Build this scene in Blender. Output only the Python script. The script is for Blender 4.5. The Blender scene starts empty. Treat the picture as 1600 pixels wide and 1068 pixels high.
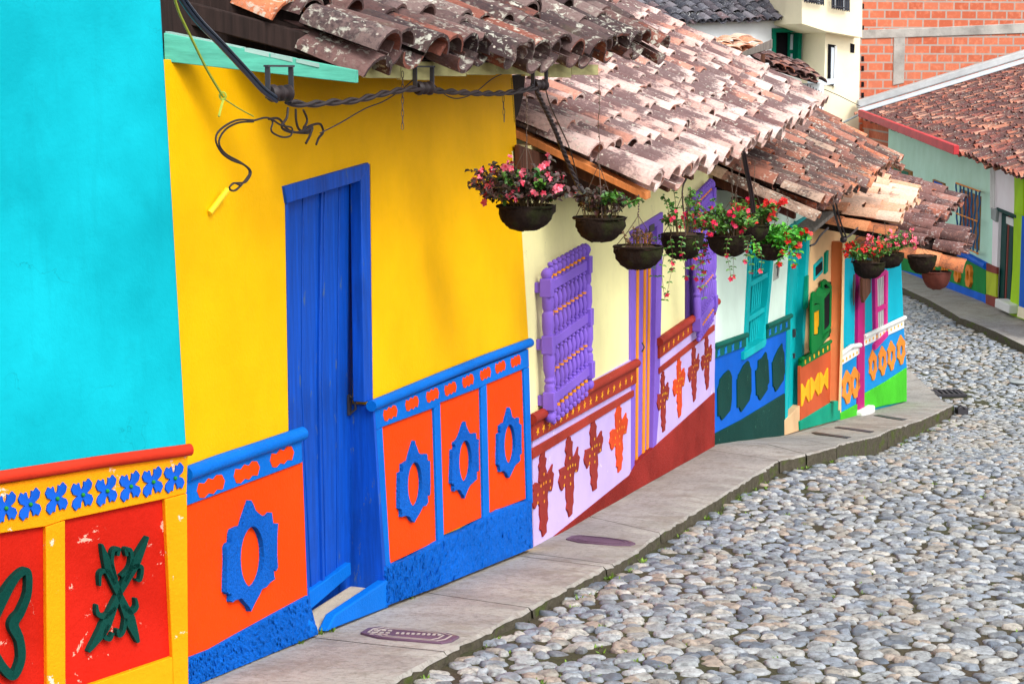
import bpy, math, random
import numpy as np
from mathutils import Vector

# ------------------------------------------------------------ camera, world, sun, exposure
C = bpy.context.scene.collection
SC = bpy.context.scene
PITCH = math.radians(7.7)
FPX = 3000.0
cam = bpy.data.cameras.new('camera'); co = bpy.data.objects.new('camera', cam); C.objects.link(co)
co.location = (0, 0, 0); co.rotation_euler = (math.pi/2 - PITCH, 0, 0)
cam.sensor_width = 36; cam.lens = FPX/1600*36; cam.clip_start = .1; cam.clip_end = 6000
SC.camera = co
w = bpy.data.worlds.new('World'); SC.world = w; w.use_nodes = True
nt = w.node_tree; nt.nodes.clear()
sky = nt.nodes.new('ShaderNodeTexSky'); sky.sky_type = 'NISHITA'; sky.sun_disc = False
SUN_EL, SUN_AZ = math.radians(47), math.radians(142)     # azimuth clockwise from +Y
sky.sun_elevation = SUN_EL; sky.sun_rotation = SUN_AZ; sky.air_density = 1.0; sky.dust_density = 3.0
hs = nt.nodes.new('ShaderNodeHueSaturation'); hs.inputs['Saturation'].default_value = .12   # overcast: pale sky
bg = nt.nodes.new('ShaderNodeBackground'); bg.inputs['Strength'].default_value = .15
wo = nt.nodes.new('ShaderNodeOutputWorld')
nt.links.new(sky.outputs[0], hs.inputs['Color']); nt.links.new(hs.outputs[0], bg.inputs[0]); nt.links.new(bg.outputs[0], wo.inputs[0])
sl = bpy.data.lights.new('sun', 'SUN'); sl.energy = 0.8; sl.angle = math.radians(18); sl.color = (1, .96, .9)
so = bpy.data.objects.new('sun', sl); C.objects.link(so)
sdir = Vector((math.sin(SUN_AZ)*math.cos(SUN_EL), math.cos(SUN_AZ)*math.cos(SUN_EL), math.sin(SUN_EL)))
so.rotation_euler = sdir.to_track_quat('Z', 'Y').to_euler(); so.location = (5, -5, 20)
SC.view_settings.view_transform = 'Standard'; SC.view_settings.look = 'None'
SC.view_settings.exposure = 0.93; SC.view_settings.gamma = 1.0

rng = random.Random(7)
npr = np.random.RandomState(11)

# ------------------------------------------------------------ rays
CP, SP = math.cos(PITCH), math.sin(PITCH)
def ray(u, v):
    a = (u-800)/FPX; b = -(v-534)/FPX
    return np.array([a, CP + b*SP, -SP + b*CP])
def at(u, v, y):
    r = ray(u, v); return r*(y/r[1])
Z = np.array([0, 0, 1.0])
def unit(a): return a/np.linalg.norm(a)
def vec(*a): return np.array(a, float)

# ------------------------------------------------------------ mesh builder
class MB:
    def __init__(s): s.v = []; s.f = []; s.uv = []; s.n = 0; s.hasuv = False
    def add(s, verts, faces, uv=None):
        verts = np.asarray(verts, float).reshape(-1, 3)
        k = s.n; s.v.append(verts); s.n += len(verts)
        s.f.extend([tuple(i+k for i in f) for f in faces])
        if uv is not None: s.hasuv = True; s.uv.append(np.asarray(uv, float))
        else: s.uv.append(np.zeros((len(verts), 2)))
        return s
    def prism(s, front, off):
        """front: list of world points; off: vector to the back"""
        a = np.array(front); b = a + off; n = len(a)
        fs = [tuple(range(n)), tuple(range(2*n-1, n-1, -1))]
        for i in range(n):
            j = (i+1) % n; fs.append((i, i+n, j+n, j))
        return s.add(np.vstack([a, b]), fs)
    def ring(s, outer, inner, off):
        o = np.array(outer); i_ = np.array(inner); n = len(o)
        V = np.vstack([o, i_, o+off, i_+off]); fs = []
        for i in range(n):
            j = (i+1) % n
            fs += [(i, j, j+n, i+n), (i+2*n, i+3*n, j+3*n, j+2*n), (i, i+2*n, j+2*n, j), (i+n, j+n, j+3*n, i+3*n)]
        return s.add(V, fs)
    def box(s, c, ax, ay, az):
        c, ax, ay, az = map(np.asarray, (c, ax, ay, az))
        V = [c + i*ax + j*ay + k*az for i in (-.5, .5) for j in (-.5, .5) for k in (-.5, .5)]
        return s.add(V, [(0,1,3,2),(4,6,7,5),(0,4,5,1),(2,3,7,6),(0,2,6,4),(1,5,7,3)])
    def tube(s, pts, r, seg=8):
        P = np.array(pts, float); n = len(P)
        R = np.full(n, r) if np.isscalar(r) else np.array(r, float)
        T = np.gradient(P, axis=0); T /= np.linalg.norm(T, axis=1)[:, None]+1e-12
        up = Z if abs(T[0][2]) < .9 else vec(1, 0, 0)
        A = unit(np.cross(T[0], up)); V = []
        for i in range(n):
            A = A - T[i]*A.dot(T[i]); A = unit(A); B = np.cross(T[i], A)
            for k in range(seg):
                t = 2*math.pi*k/seg; V.append(P[i] + R[i]*(math.cos(t)*A + math.sin(t)*B))
        fs = [(i*seg+k, i*seg+(k+1) % seg, (i+1)*seg+(k+1) % seg, (i+1)*seg+k) for i in range(n-1) for k in range(seg)]
        fs += [tuple(range(seg-1, -1, -1)), tuple(range((n-1)*seg, n*seg))]
        return s.add(V, fs)
    def lathe(s, base, axis, prof, seg=12):
        """prof: list of (distance along axis, radius)"""
        P = [np.asarray(base) + np.asarray(axis)*t for t, _ in prof]
        ax = unit(np.asarray(axis, float)); A = unit(np.cross(ax, vec(.31, .9, .17))); B = np.cross(ax, A); V = []
        for p, (t, r) in zip(P, prof):
            for k in range(seg):
                q = 2*math.pi*k/seg; V.append(p + max(r, .0004)*(math.cos(q)*A+math.sin(q)*B))
        n = len(prof)
        fs = [(i*seg+k, i*seg+(k+1) % seg, (i+1)*seg+(k+1) % seg, (i+1)*seg+k) for i in range(n-1) for k in range(seg)]
        fs += [tuple(range(seg-1, -1, -1)), tuple(range((n-1)*seg, n*seg))]
        return s.add(V, fs)
    def ball(s, c, r, seg=10, sq=(1, 1, 1)):
        V = []; n = seg//2+1
        for i in range(n+1):
            a = math.pi*i/n
            for k in range(seg):
                q = 2*math.pi*k/seg
                V.append(np.asarray(c)+r*vec(max(math.sin(a), .001)*math.cos(q)*sq[0], max(math.sin(a), .001)*math.sin(q)*sq[1], math.cos(a)*sq[2]))
        fs = [(i*seg+k, (i+1)*seg+k, (i+1)*seg+(k+1) % seg, i*seg+(k+1) % seg) for i in range(n) for k in range(seg)]
        return s.add(V, fs)

ORG = {}
def tagp(o, label=None, cat=None, group=None, kind=None):
    if label: o['label'] = label
    if cat: o['category'] = cat
    if group: o['group'] = group
    if kind: o['kind'] = kind
    return o
def thing(name, label, cat, loc, group=None):
    o = bpy.data.objects.new(name, None); C.objects.link(o); o.location = tuple(float(x) for x in loc)
    o.empty_display_size = .1
    ORG[o.name] = np.array(loc, float); return tagp(o, label, cat, group)
def obj(name, mb, mat, parent=None, bevel=0, label=None, cat=None, group=None, kind=None, angle=38, seg=2):
    V = np.vstack(mb.v); c = (V.min(0)+V.max(0))/2
    me = bpy.data.meshes.new(name); me.from_pydata((V-c).tolist(), [], mb.f)
    if mb.hasuv:
        UV = np.vstack(mb.uv); ly = me.uv_layers.new(name='uv')
        li = np.zeros(len(me.loops), int); me.loops.foreach_get('vertex_index', li)
        ly.data.foreach_set('uv', UV[li].ravel())
    if isinstance(mat, (list, tuple)):
        for m in mat: me.materials.append(m)
    else: me.materials.append(mat)
    me.polygons.foreach_set('use_smooth', [True]*len(me.polygons))
    me.update(); me.set_sharp_from_angle(angle=math.radians(angle))
    o = bpy.data.objects.new(name, me); C.objects.link(o)
    if parent is not None:
        o.parent = parent; o.location = tuple((c-ORG[parent.name]).tolist())
    else: o.location = tuple(c.tolist())
    ORG[o.name] = c
    if bevel:
        b = o.modifiers.new('bevel', 'BEVEL'); b.width = bevel; b.segments = seg; b.limit_method = 'ANGLE'; b.angle_limit = math.radians(40)
    return tagp(o, label, cat, group, kind)

# ------------------------------------------------------------ facades: vertical (slightly battered) wall planes in the world
class Fac:
    def __init__(s, u1, v1, y1, u2, v2, y2, lean=0.0):
        s.P0 = at(u1, v1, y1); s.P1 = at(u2, v2, y2)
        d = s.P1-s.P0; d[2] = 0; s.len = np.linalg.norm(d); s.d = d/s.len
        s.n = vec(s.d[1], -s.d[0], 0); s.lean = lean; s.z0 = s.P0[2]
    def bp(s, u, v, wv=0.0):
        r = ray(u, v); N = s.n + s.lean*Z
        t = (wv + s.P0.dot(s.n) + s.lean*s.z0)/r.dot(N)
        return r*t
    def sh(s, u, v, wv=0.0):
        q = s.bp(u, v, wv); return (q-s.P0).dot(s.d), q[2]
    def pt(s, a, h, wv=0.0):
        return vec(s.P0[0], s.P0[1], 0) + s.d*a + s.n*(wv - s.lean*(h-s.z0)) + Z*h
    def pris(s, mb, px, w0, w1):
        return mb.prism([s.bp(u, v, w1) for u, v in px], s.n*(w0-w1))
    def pris_l(s, mb, sh, w0, w1):
        return mb.prism([s.pt(a, h, w1) for a, h in sh], s.n*(w0-w1))
    def roll(s, mb, px, r, wv=0.0, seg=10):
        return mb.tube([s.bp(u, v, wv) for u, v in px], r, seg)

# ------------------------------------------------------------ materials
def lin(c):
    f = lambda x: (x/255/12.92) if x/255 <= .04045 else ((x/255+.055)/1.055)**2.4
    return (f(c[0]), f(c[1]), f(c[2]), 1)
def sc(c, k): return (c[0]*k, c[1]*k, c[2]*k, 1)
class M:
    def __init__(s, name):
        s.m = bpy.data.materials.new(name); s.m.use_nodes = True; s.t = s.m.node_tree
        s.b = s.t.nodes['Principled BSDF']; s.tc = s.t.nodes.new('ShaderNodeTexCoord')
    def n(s, t, **kw):
        x = s.t.nodes.new(t)
        for k, v in kw.items():
            if k in x.inputs: x.inputs[k].default_value = v
            else: setattr(x, k, v)
        return x
    def l(s, a, b): s.t.links.new(a, b)
    def noise(s, scale, detail=4, rough=.55, co=None, dist=0):
        x = s.n('ShaderNodeTexNoise'); x.inputs['Scale'].default_value = scale; x.inputs['Detail'].default_value = detail
        x.inputs['Roughness'].default_value = rough; x.inputs['Distortion'].default_value = dist
        s.l(co if co is not None else s.tc.outputs['Object'], x.inputs['Vector']); return x.outputs['Fac']
    def ramp(s, fac, stops, interp='LINEAR'):
        x = s.n('ShaderNodeValToRGB'); r = x.color_ramp; r.interpolation = interp
        while len(r.elements) < len(stops): r.elements.new(.5)
        for e, (p, c) in zip(r.elements, stops):
            e.position = p; e.color = c if not np.isscalar(c) else (c, c, c, 1)
        s.l(fac, x.inputs[0]); return x.outputs['Color']
    def mix(s, fac, a, b, mode='MIX'):
        x = s.n('ShaderNodeMix', data_type='RGBA', blend_type=mode)
        for k, val in ((0, fac), (6, a), (7, b)):
            if hasattr(val, 'links'): s.l(val, x.inputs[k])
            else: x.inputs[k].default_value = val
        return x.outputs[2]
    def math(s, op, a, b=0.0, c=None):
        x = s.n('ShaderNodeMath', operation=op)
        for k, val in ((0, a), (1, b), (2, c)):
            if val is None: continue
            if hasattr(val, 'links'): s.l(val, x.inputs[k])
            else: x.inputs[k].default_value = val
        return x.outputs[0]
    def mapping(s, scale, rot=(0, 0, 0), src='Object'):
        x = s.n('ShaderNodeMapping'); x.inputs['Scale'].default_value = scale; x.inputs['Rotation'].default_value = rot
        s.l(s.tc.outputs[src], x.inputs['Vector']); return x.outputs[0]
    def bump(s, h, strength, dist=.01, prev=None):
        x = s.n('ShaderNodeBump'); x.inputs['Strength'].default_value = strength; x.inputs['Distance'].default_value = dist
        s.l(h, x.inputs['Height'])
        if prev is not None: s.l(prev, x.inputs['Normal'])
        return x.outputs[0]
    def out(s, col=None, rough=None, normal=None, spec=None):
        for k, v in (('Base Color', col), ('Roughness', rough), ('Normal', normal), ('Specular IOR Level', spec)):
            if v is None: continue
            if hasattr(v, 'links'): s.l(v, s.b.inputs[k])
            else: s.b.inputs[k].default_value = v
        return s.m

def paint(name, rgb, k=.9, rough=.62, bump=.35, var=.10, chips=0.0, chipcol=(225, 205, 190), grime=.12, rough_plaster=0.0, streak=0.0, spec=.09, crack=0.0):
    """painted plaster or wood: slow colour drift, fine bump, optional chips and dirt"""
    m = M(name); c = sc(lin(rgb), k)
    big = m.noise(1.3, 5, .6); med = m.noise(9, 5, .6)
    dk = sc(c, 1-var*1.6); lt = tuple(min(1, c[i]*(1+var)+var*.03) for i in range(3))+(1,)
    col = m.mix(m.ramp(big, [(.35, 0), (.65, 1)]), dk, lt)
    col = m.mix(m.ramp(med, [(.58, 0), (.78, grime)]), col, sc(c, .55))
    if streak:
        st = m.noise(1, 5, .7, co=m.mapping((14, 14, 1.2)))
        col = m.mix(m.ramp(st, [(.55, 0), (.8, streak)]), col, sc(c, .62))
    if chips:
        ch = m.noise(7, 9, .72, dist=.3); lo = .665-chips*.16
        mask = m.ramp(ch, [(lo, 0), (lo+.015, 1)])
        col = m.mix(mask, col, lin(chipcol))
    if crack:
        vo = m.n('ShaderNodeTexVoronoi', feature='DISTANCE_TO_EDGE'); vo.inputs['Scale'].default_value = 1.1
        wx = m.n('ShaderNodeVectorMath', operation='ADD'); nz = m.n('ShaderNodeTexNoise'); nz.inputs['Scale'].default_value = 5; nz.inputs['Detail'].default_value = 6
        m.l(m.tc.outputs['Object'], nz.inputs['Vector']); m.l(m.tc.outputs['Object'], wx.inputs[0]); m.l(nz.outputs['Color'], wx.inputs[1]); m.l(wx.outputs[0], vo.inputs['Vector'])
        ln = m.ramp(vo.outputs['Distance'], [(.0, crack), (.006, 0)]); col = m.mix(m.math('MULTIPLY', ln, m.ramp(m.noise(1.7, 3), [(.5, 0), (.56, 1)])), col, sc(c, .35))
    fine = m.noise(55, 6, .65); mid = m.noise(6, 3, .5)
    nr = m.bump(fine, bump, .006); nr = m.bump(mid, bump*.4, .02, nr)
    if rough_plaster:
        rp = m.noise(75, 6, .65, dist=.4); nr = m.bump(rp, rough_plaster, .02, nr)
        col = m.mix(m.ramp(rp, [(.32, .45), (.55, 0)]), col, sc(c, .45))
    return m.out(col, rough, nr, spec)

def wood(name, rgb, k=.9, rough=.7, bump=.5, var=.35, scale=(30, 30, 2), wear=0.0):
    m = M(name); c = sc(lin(rgb), k)
    g = m.noise(1.0, 6, .6, co=m.mapping(scale)); g2 = m.noise(3, 4)
    col = m.mix(m.ramp(g, [(.35, 0), (.7, 1)]), sc(c, 1-var), tuple(min(1, x*(1+var*.4)) for x in c[:3])+(1,))
    col = m.mix(m.ramp(g2, [(.55, 0), (.75, .35)]), col, sc(c, .5))
    if wear:
        wn_ = m.noise(5, 9, .75, co=m.mapping((3, 3, .8))); col = m.mix(m.ramp(wn_, [(.62-wear*.1, 0), (.64-wear*.1, .85)]), col, lin((70, 96, 130)))
        col = m.mix(m.ramp(m.noise(2.2, 6, .65), [(.50, 0), (.75, .6)]), col, sc(c, .38))
    return m.out(col, rough, m.bump(g, bump, .006), .25)

def tile_mat(name, palette, soot=(80, 62, 62), amt=.5, lichen=0.0, k=.85, pale_end=0.0, lich=(205, 205, 190), moss=0.0):
    """clay tile: one shade per tile, soot patches, lichen spots, paler lower lip"""
    m = M(name)
    geo = m.n('ShaderNodeNewGeometry'); r = geo.outputs['Random Per Island']
    n = len(palette)
    base = m.ramp(r, [((i+.0)/n, sc(lin(p), k)) for i, p in enumerate(palette)], 'CONSTANT')
    v1 = m.noise(5, 6, .65); v2 = m.noise(38, 6, .7); v3 = m.noise(1.1, 3, .5)
    base = m.mix(m.ramp(v2, [(.35, .35), (.6, 0)]), base, sc(lin((120, 78, 66)), .7), 'MULTIPLY')
    sep = m.n('ShaderNodeSeparateXYZ'); m.l(m.tc.outputs['UV'], sep.inputs[0]); along = sep.outputs['Y']
    rr = m.math('FRACT', m.math('MULTIPLY', r, 13.7))
    s = m.math('ADD', m.math('MULTIPLY', v1, .9), m.math('MULTIPLY', v3, .5))
    s = m.math('ADD', s, m.math('MULTIPLY', m.math('SUBTRACT', v2, .5), .80))
    s = m.math('ADD', s, m.math('MULTIPLY', rr, .32))
    s = m.math('SUBTRACT', s, m.math('MULTIPLY', m.math('POWER', m.math('SUBTRACT', 1.0, along), 3.0), pale_end))  # soot thins towards each tile's lower end
    t = 1.12-amt*.42
    mask = m.ramp(m.math('SUBTRACT', s, t-.5), [(.42, 0), (.60, .90)])
    sootc = m.mix(v2, sc(lin(soot), .55), sc(lin(soot), 1.25))
    col = m.mix(mask, base, sootc)
    if lichen:
        li = m.noise(26, 4, .6, dist=.4); li2 = m.noise(3, 3, .6)
        lm = m.math('MULTIPLY', m.ramp(li, [(.60-.05*lichen, 0), (.63, 1)]), m.ramp(li2, [(.42, 0), (.60, 1)]))
        col = m.mix(m.math('MULTIPLY', lm, .85), col, lin(lich))
        vo = m.n('ShaderNodeTexVoronoi'); vo.inputs['Scale'].default_value = 22; m.l(m.tc.outputs['Object'], vo.inputs['Vector'])
        sp = m.ramp(vo.outputs['Distance'], [(.12, .8), (.17, 0)])
        col = m.mix(m.math('MULTIPLY', sp, m.ramp(v1, [(.45, 0), (.6, 1)])), col, lin((225, 215, 200)))
    if moss:
        mo = m.noise(4, 5, .6); col = m.mix(m.ramp(mo, [(.6, 0), (.72, moss)]), col, sc(lin((95, 100, 70)), .7))
    return m.out(col, .85, m.bump(v2, .7, .008), .2)

mt = {}
mt['cyan'] = paint('cyan_plaster', (0, 186, 204), .88, var=.12, chips=0, chipcol=(150, 228, 232), grime=.20, bump=.3, streak=.3, crack=.5)
mt['yellow'] = paint('yellow_plaster', (255, 190, 0), .94, var=.06, grime=.08, bump=.5, streak=.12)
mt['blue'] = paint('blue_plaster', (0, 108, 208), .95, var=.08, grime=.15, bump=.7)
mt['blue_rough'] = paint('rough_blue_plaster', (0, 104, 214), 1.0, var=.1, bump=.6, rough_plaster=1.0)
mt['orange'] = paint('orange_plaster', (252, 70, 0), .94, var=.05, grime=.14, bump=.5)
mt['door_blue'] = wood('blue_door_paint', (0, 78, 190), .95, .55, .5, .3, wear=.14)
mt['dado_amber'] = paint('amber_plaster', (255, 158, 8), .93, chips=.30, var=.05, bump=.6)
mt['red_panel'] = paint('red_panel_paint', (196, 28, 10), .95, chips=.42, chipcol=(222, 170, 150), var=.12, bump=.6)
mt['red_roll'] = paint('red_moulding_paint', (205, 52, 30), .95, var=.1, bump=.5)
mt['deepgreen'] = paint('deep_green_paint', (0, 62, 54), .95, chips=.2, chipcol=(150, 60, 40), bump=.6)
mt['petal'] = paint('petal_blue_paint', (12, 92, 205), .95, var=.2)
mt['leafgreen'] = paint('flower_heart_paint', (40, 140, 50), .95)
mt['cream'] = paint('cream_plaster', (255, 247, 182), .95, var=.06, bump=.5, streak=.14, crack=.5)
mt['purple'] = paint('purple_paint', (132, 98, 206), .95, .5, .15, .06, grime=.08)
mt['purple_dark'] = paint('dark_purple_paint', (84, 58, 128), .9, .6, var=.15)
mt['stripe'] = paint('orange_stripe_paint', (242, 150, 40), .95, .5, .15, .06)
mt['lavender'] = paint('lavender_plaster', (206, 184, 240), .9, var=.06, chips=.1, chipcol=(240, 230, 245))
mt['brick_red'] = paint('brick_red_paint', (168, 56, 42), .9, var=.15, chips=.2, chipcol=(215, 120, 90), bump=.8)
mt['brick_red_rough'] = paint('rough_brick_red_plaster', (168, 46, 38), .9, var=.2, rough_plaster=1.0, bump=.8)
mt['cross_dark'] = paint('maroon_relief_paint', (150, 48, 42), .9, var=.15, bump=1.0)
mt['cross_orange'] = paint('orange_relief_paint', (212, 72, 30), .95, var=.15, bump=1.0)
mt['dot'] = paint('yellow_dot_paint', (246, 176, 40), .95, var=.1)
mt['mint'] = paint('mint_plaster', (230, 252, 238), .95, var=.05, streak=.10)
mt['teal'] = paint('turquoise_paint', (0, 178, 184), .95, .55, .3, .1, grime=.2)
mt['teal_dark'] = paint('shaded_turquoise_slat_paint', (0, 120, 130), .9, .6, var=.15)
mt['green_dado'] = paint('bottle_green_plaster', (0, 60, 54), .95, chips=.15, chipcol=(90, 150, 130), bump=.8)
mt['green_band'] = paint('green_band_paint', (0, 96, 84), .95, var=.12)
mt['dado_blue'] = paint('ultramarine_plaster', (0, 96, 205), .95, var=.08)
mt['star_blue'] = paint('star_blue_paint', (20, 120, 215), .95)
mt['peach'] = paint('peach_plaster', (252, 204, 150), .92, var=.06)
mt['salmon'] = paint('salmon_plaster', (226, 138, 86), .95, var=.08)
mt['terracotta'] = paint('terracotta_plaster', (196, 86, 48), .95, var=.1)
mt['jade'] = paint('jade_plaster', (0, 150, 120), .95, var=.12)
mt['leaf'] = paint('leaf_green_paint', (0, 118, 52), .95, var=.1)
mt['amber'] = paint('amber_relief_paint', (248, 176, 30), .95, var=.1)
mt['tan'] = paint('tan_step_plaster', (222, 184, 140), .9, var=.1)
mt['sea'] = paint('sea_blue_plaster', (0, 172, 196), .95, var=.06)
mt['sky_dado'] = paint('sky_blue_plaster', (20, 138, 208), .95, var=.08)
mt['lime'] = paint('grass_green_plaster', (70, 190, 40), .95, var=.12, bump=.8)
mt['white'] = paint('white_paint', (240, 240, 236), .88, var=.04, chips=.1, chipcol=(190, 190, 180))
mt['magenta'] = paint('magenta_paint', (178, 30, 112), .95, .5)
mt['pink'] = paint('pink_magenta_paint', (212, 50, 140), .95, .5)
mt['hexorange'] = paint('orange_relief_motif_paint', (240, 140, 50), .95, var=.08)
mt['rmint'] = paint('pale_mint_plaster', (206, 254, 230), 1.0, var=.05)
mt['rblush'] = paint('blush_white_plaster', (254, 244, 248), 1.0, var=.04)
mt['rgreen'] = paint('green_dado_paint', (14, 140, 62), .95)
mt['rblue'] = paint('cobalt_paint', (10, 100, 215), .95)
mt['rlime'] = paint('lime_plaster', (176, 224, 30), .92, var=.07)
mt['rmaroon'] = paint('maroon_paint', (140, 66, 58), .95)
mt['rolive'] = paint('olive_yellow_paint', (190, 206, 50), .92)
mt['rdoor'] = paint('dark_green_door_paint', (0, 66, 62), .95, .5)
mt['wwhite'] = paint('whitewashed_plaster', (246, 250, 252), .95, var=.04, streak=.12)
mt['wcream'] = paint('pale_cream_plaster', (254, 242, 208), .95, var=.03)
mt['wgreen'] = paint('window_green_paint', (0, 118, 92), .95, .5)
mt['rred'] = paint('red_gutter_paint', (206, 66, 72), .95, .5)
mt['dark'] = paint('dark_interior', (26, 24, 30), .8, .8)
mt['glass'] = M('window_glass').out(lin((30, 42, 62)), .12, None, .6)
mt['glass_pale'] = M('curtained_glass').out(lin((205, 214, 222)), .25, None, .5)
mt['timber'] = wood('weathered_timber', (112, 70, 52), .8, .8, .9, .5)
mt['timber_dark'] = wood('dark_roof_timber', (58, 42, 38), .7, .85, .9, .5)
mt['board'] = wood('pale_eave_board', (222, 214, 150), .8, .75, .7, .25, (6, 6, 30))
mt['board_teal'] = wood('teal_barge_board_paint', (96, 198, 172), .85, .7, .7, .3, (5, 5, 26))
mt['board_orange'] = wood('clay_coloured_verge_board', (226, 140, 78), .85, .7, .6, .25)
mt['plank_grey'] = wood('grey_plank', (150, 140, 132), .8, .8, .7, .35)
mt['windowwood'] = wood('varnished_window_wood', (176, 118, 58), .85, .6, .5, .3)
mt['iron'] = M('iron').out(lin((52, 50, 56)), .5, None, .5)
mt['cable'] = M('black_cable_sheath').out(lin((44, 34, 36)), .55, None, .4)
mt['cable_blue'] = M('dark_blue_cable_sheath').out(lin((34, 44, 62)), .4, None, .5)
mt['cable_green'] = M('green_earth_wire').out(lin((160, 176, 60)), .5, None, .4)
mt['conduit'] = M('yellow_conduit').out(lin((245, 208, 30)), .5, None, .4)
mt['wire'] = M('rusty_wire').out(lin((92, 74, 62)), .6, None, .4)
mt['metal_white'] = paint('white_metal_sheet', (226, 238, 246), .85, .35, .05, .05)
mt['metal_grey'] = paint('grey_meter_box_metal', (170, 176, 176), .85, .5)
# ------------------------------------------------------------ facades of the street
FC = Fac(0, 1133, 7.24, 292, 1072, 7.9, .055)
FY = Fac(292, 1068, 8.0, 832, 853, 12.6, .036)
FP = Fac(832, 853, 12.6, 1116, 693, 18.7, .03)
FG = Fac(1116, 693, 18.7, 1226, 679, 22.5, .035)
FO = Fac(1240, 676, 22.9, 1312, 655, 25.6, .045)
FB = Fac(1314, 654, 25.7, 1418, 626, 28.8, .055)
FR = Fac(1440, 434, 50.4, 1600, 494, 38.0, 0)

# ------------------------------------------------------------ ground profile (the street runs downhill)
_g = sorted([(p[1], p[2]) for p in (at(292,1068,8.0), at(832,853,12.6), at(1116,693,18.7), at(1226,679,22.5), at(1312,655,25.6), at(1418,626,28.8))])
_r = sorted([(p[1], p[2]) for p in (at(1600,494,38.0), at(1440,434,50.4))])
GY = [-60, 0] + [a for a, _ in _g] + [a for a, _ in _r] + [64, 90, 400]
GZ = [_g[0][1]+6.9, _g[0][1]+.88] + [b for _, b in _g] + [b for _, b in _r] + [_r[-1][1]-.5, _r[-1][1]-1.0, _r[-1][1]-8]
def g(y): return np.interp(y, GY, GZ)
def gpix(u, v, off=0.0):
    """where the ray meets the pavement level"""
    r = ray(u, v); lo, hi = 3.0, 120.0
    for _ in range(60):
        mid = (lo+hi)/2; p = r*(mid/r[1])
        if p[2] > g(mid)+off: lo = mid
        else: hi = mid
    return r*(lo/r[1])
KY = [0, 9.5, 14, 18.5, 21.5, 25, 28.6, 33, 200]; KD = [.05, .05, .08, .13, .24, .19, .13, .12, .12]
def road_z(y): return g(y) - np.interp(y, KY, KD)

# ground sheet: fine near the street, one sheet out to the horizon
xs = np.concatenate([[-1500, -400, -120, -50], np.arange(-20, 40.1, 1.0), [60, 120, 400, 1500]])
ys = np.concatenate([[-1500, -300, -60, -20], np.arange(0, 70.1, .7), [90, 140, 400, 1500, 3000]])
mb = MB(); V = []
for y in ys:
    for x in xs: V.append((x, y, road_z(min(max(y, -60), 400))-.006))
nx = len(xs)
mb.add(V, [(j*nx+i, j*nx+i+1, (j+1)*nx+i+1, (j+1)*nx+i) for j in range(len(ys)-1) for i in range(nx-1)])
m = M('road_bed')
a = m.noise(.9, 5, .6); b_ = m.noise(14, 6, .65); c_ = m.noise(70, 4, .6)
col = m.mix(b_, lin((52, 47, 40)), lin((112, 98, 78)))
col = m.mix(m.ramp(a, [(.40, 0), (.62, .75)]), col, m.mix(b_, lin((52, 56, 44)), lin((96, 104, 60))))
col = m.mix(m.ramp(c_, [(.35, .6), (.6, 0)]), col, lin((40, 38, 34)))
mt['bed'] = m.out(col, .9, m.bump(c_, .9, .02), .2)
obj('ground', mb, mt['bed'], kind='structure')

# ------------------------------------------------------------ pavements
m = M('pavement_concrete')
a = m.noise(1.2, 6, .62); b_ = m.noise(26, 7, .7); c_ = m.noise(90, 4, .6); r_ = m.n('ShaderNodeNewGeometry').outputs['Random Per Island']
col = m.mix(m.ramp(a, [(.3, 0), (.7, 1)]), lin((134, 131, 127)), lin((176, 171, 164)))
col = m.mix(m.math('MULTIPLY', r_, .35), col, lin((186, 178, 168)))
col = m.mix(m.ramp(b_, [(.48, 0), (.68, .6)]), col, lin((104, 98, 92)))
col = m.mix(m.ramp(m.noise(3.3, 7, .7), [(.50, 0), (.62, .5)]), col, lin((124, 112, 100)))
col = m.mix(m.ramp(c_, [(.62, 0), (.72, .5)]), col, lin((90, 84, 80)))
mt['pave'] = m.out(col, .8, m.bump(c_, .5, .006, m.bump(b_, .5, .015)), .25)
m = M('mossy_kerb')
a = m.noise(3.2, 6, .65, co=m.mapping((1, 1, 2.5))); b_ = m.noise(18, 7, .68); c_ = m.noise(80, 4, .6)
col = m.mix(b_, lin((46, 43, 36)), lin((112, 104, 88)))
col = m.mix(m.ramp(a, [(.52, 0), (.64, .75)]), col, m.mix(b_, lin((48, 62, 18)), lin((98, 116, 36))))
mt['kerb'] = m.out(col, .9, m.bump(b_, 1.0, .03, m.bump(c_, .6, .01)), .15)

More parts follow.
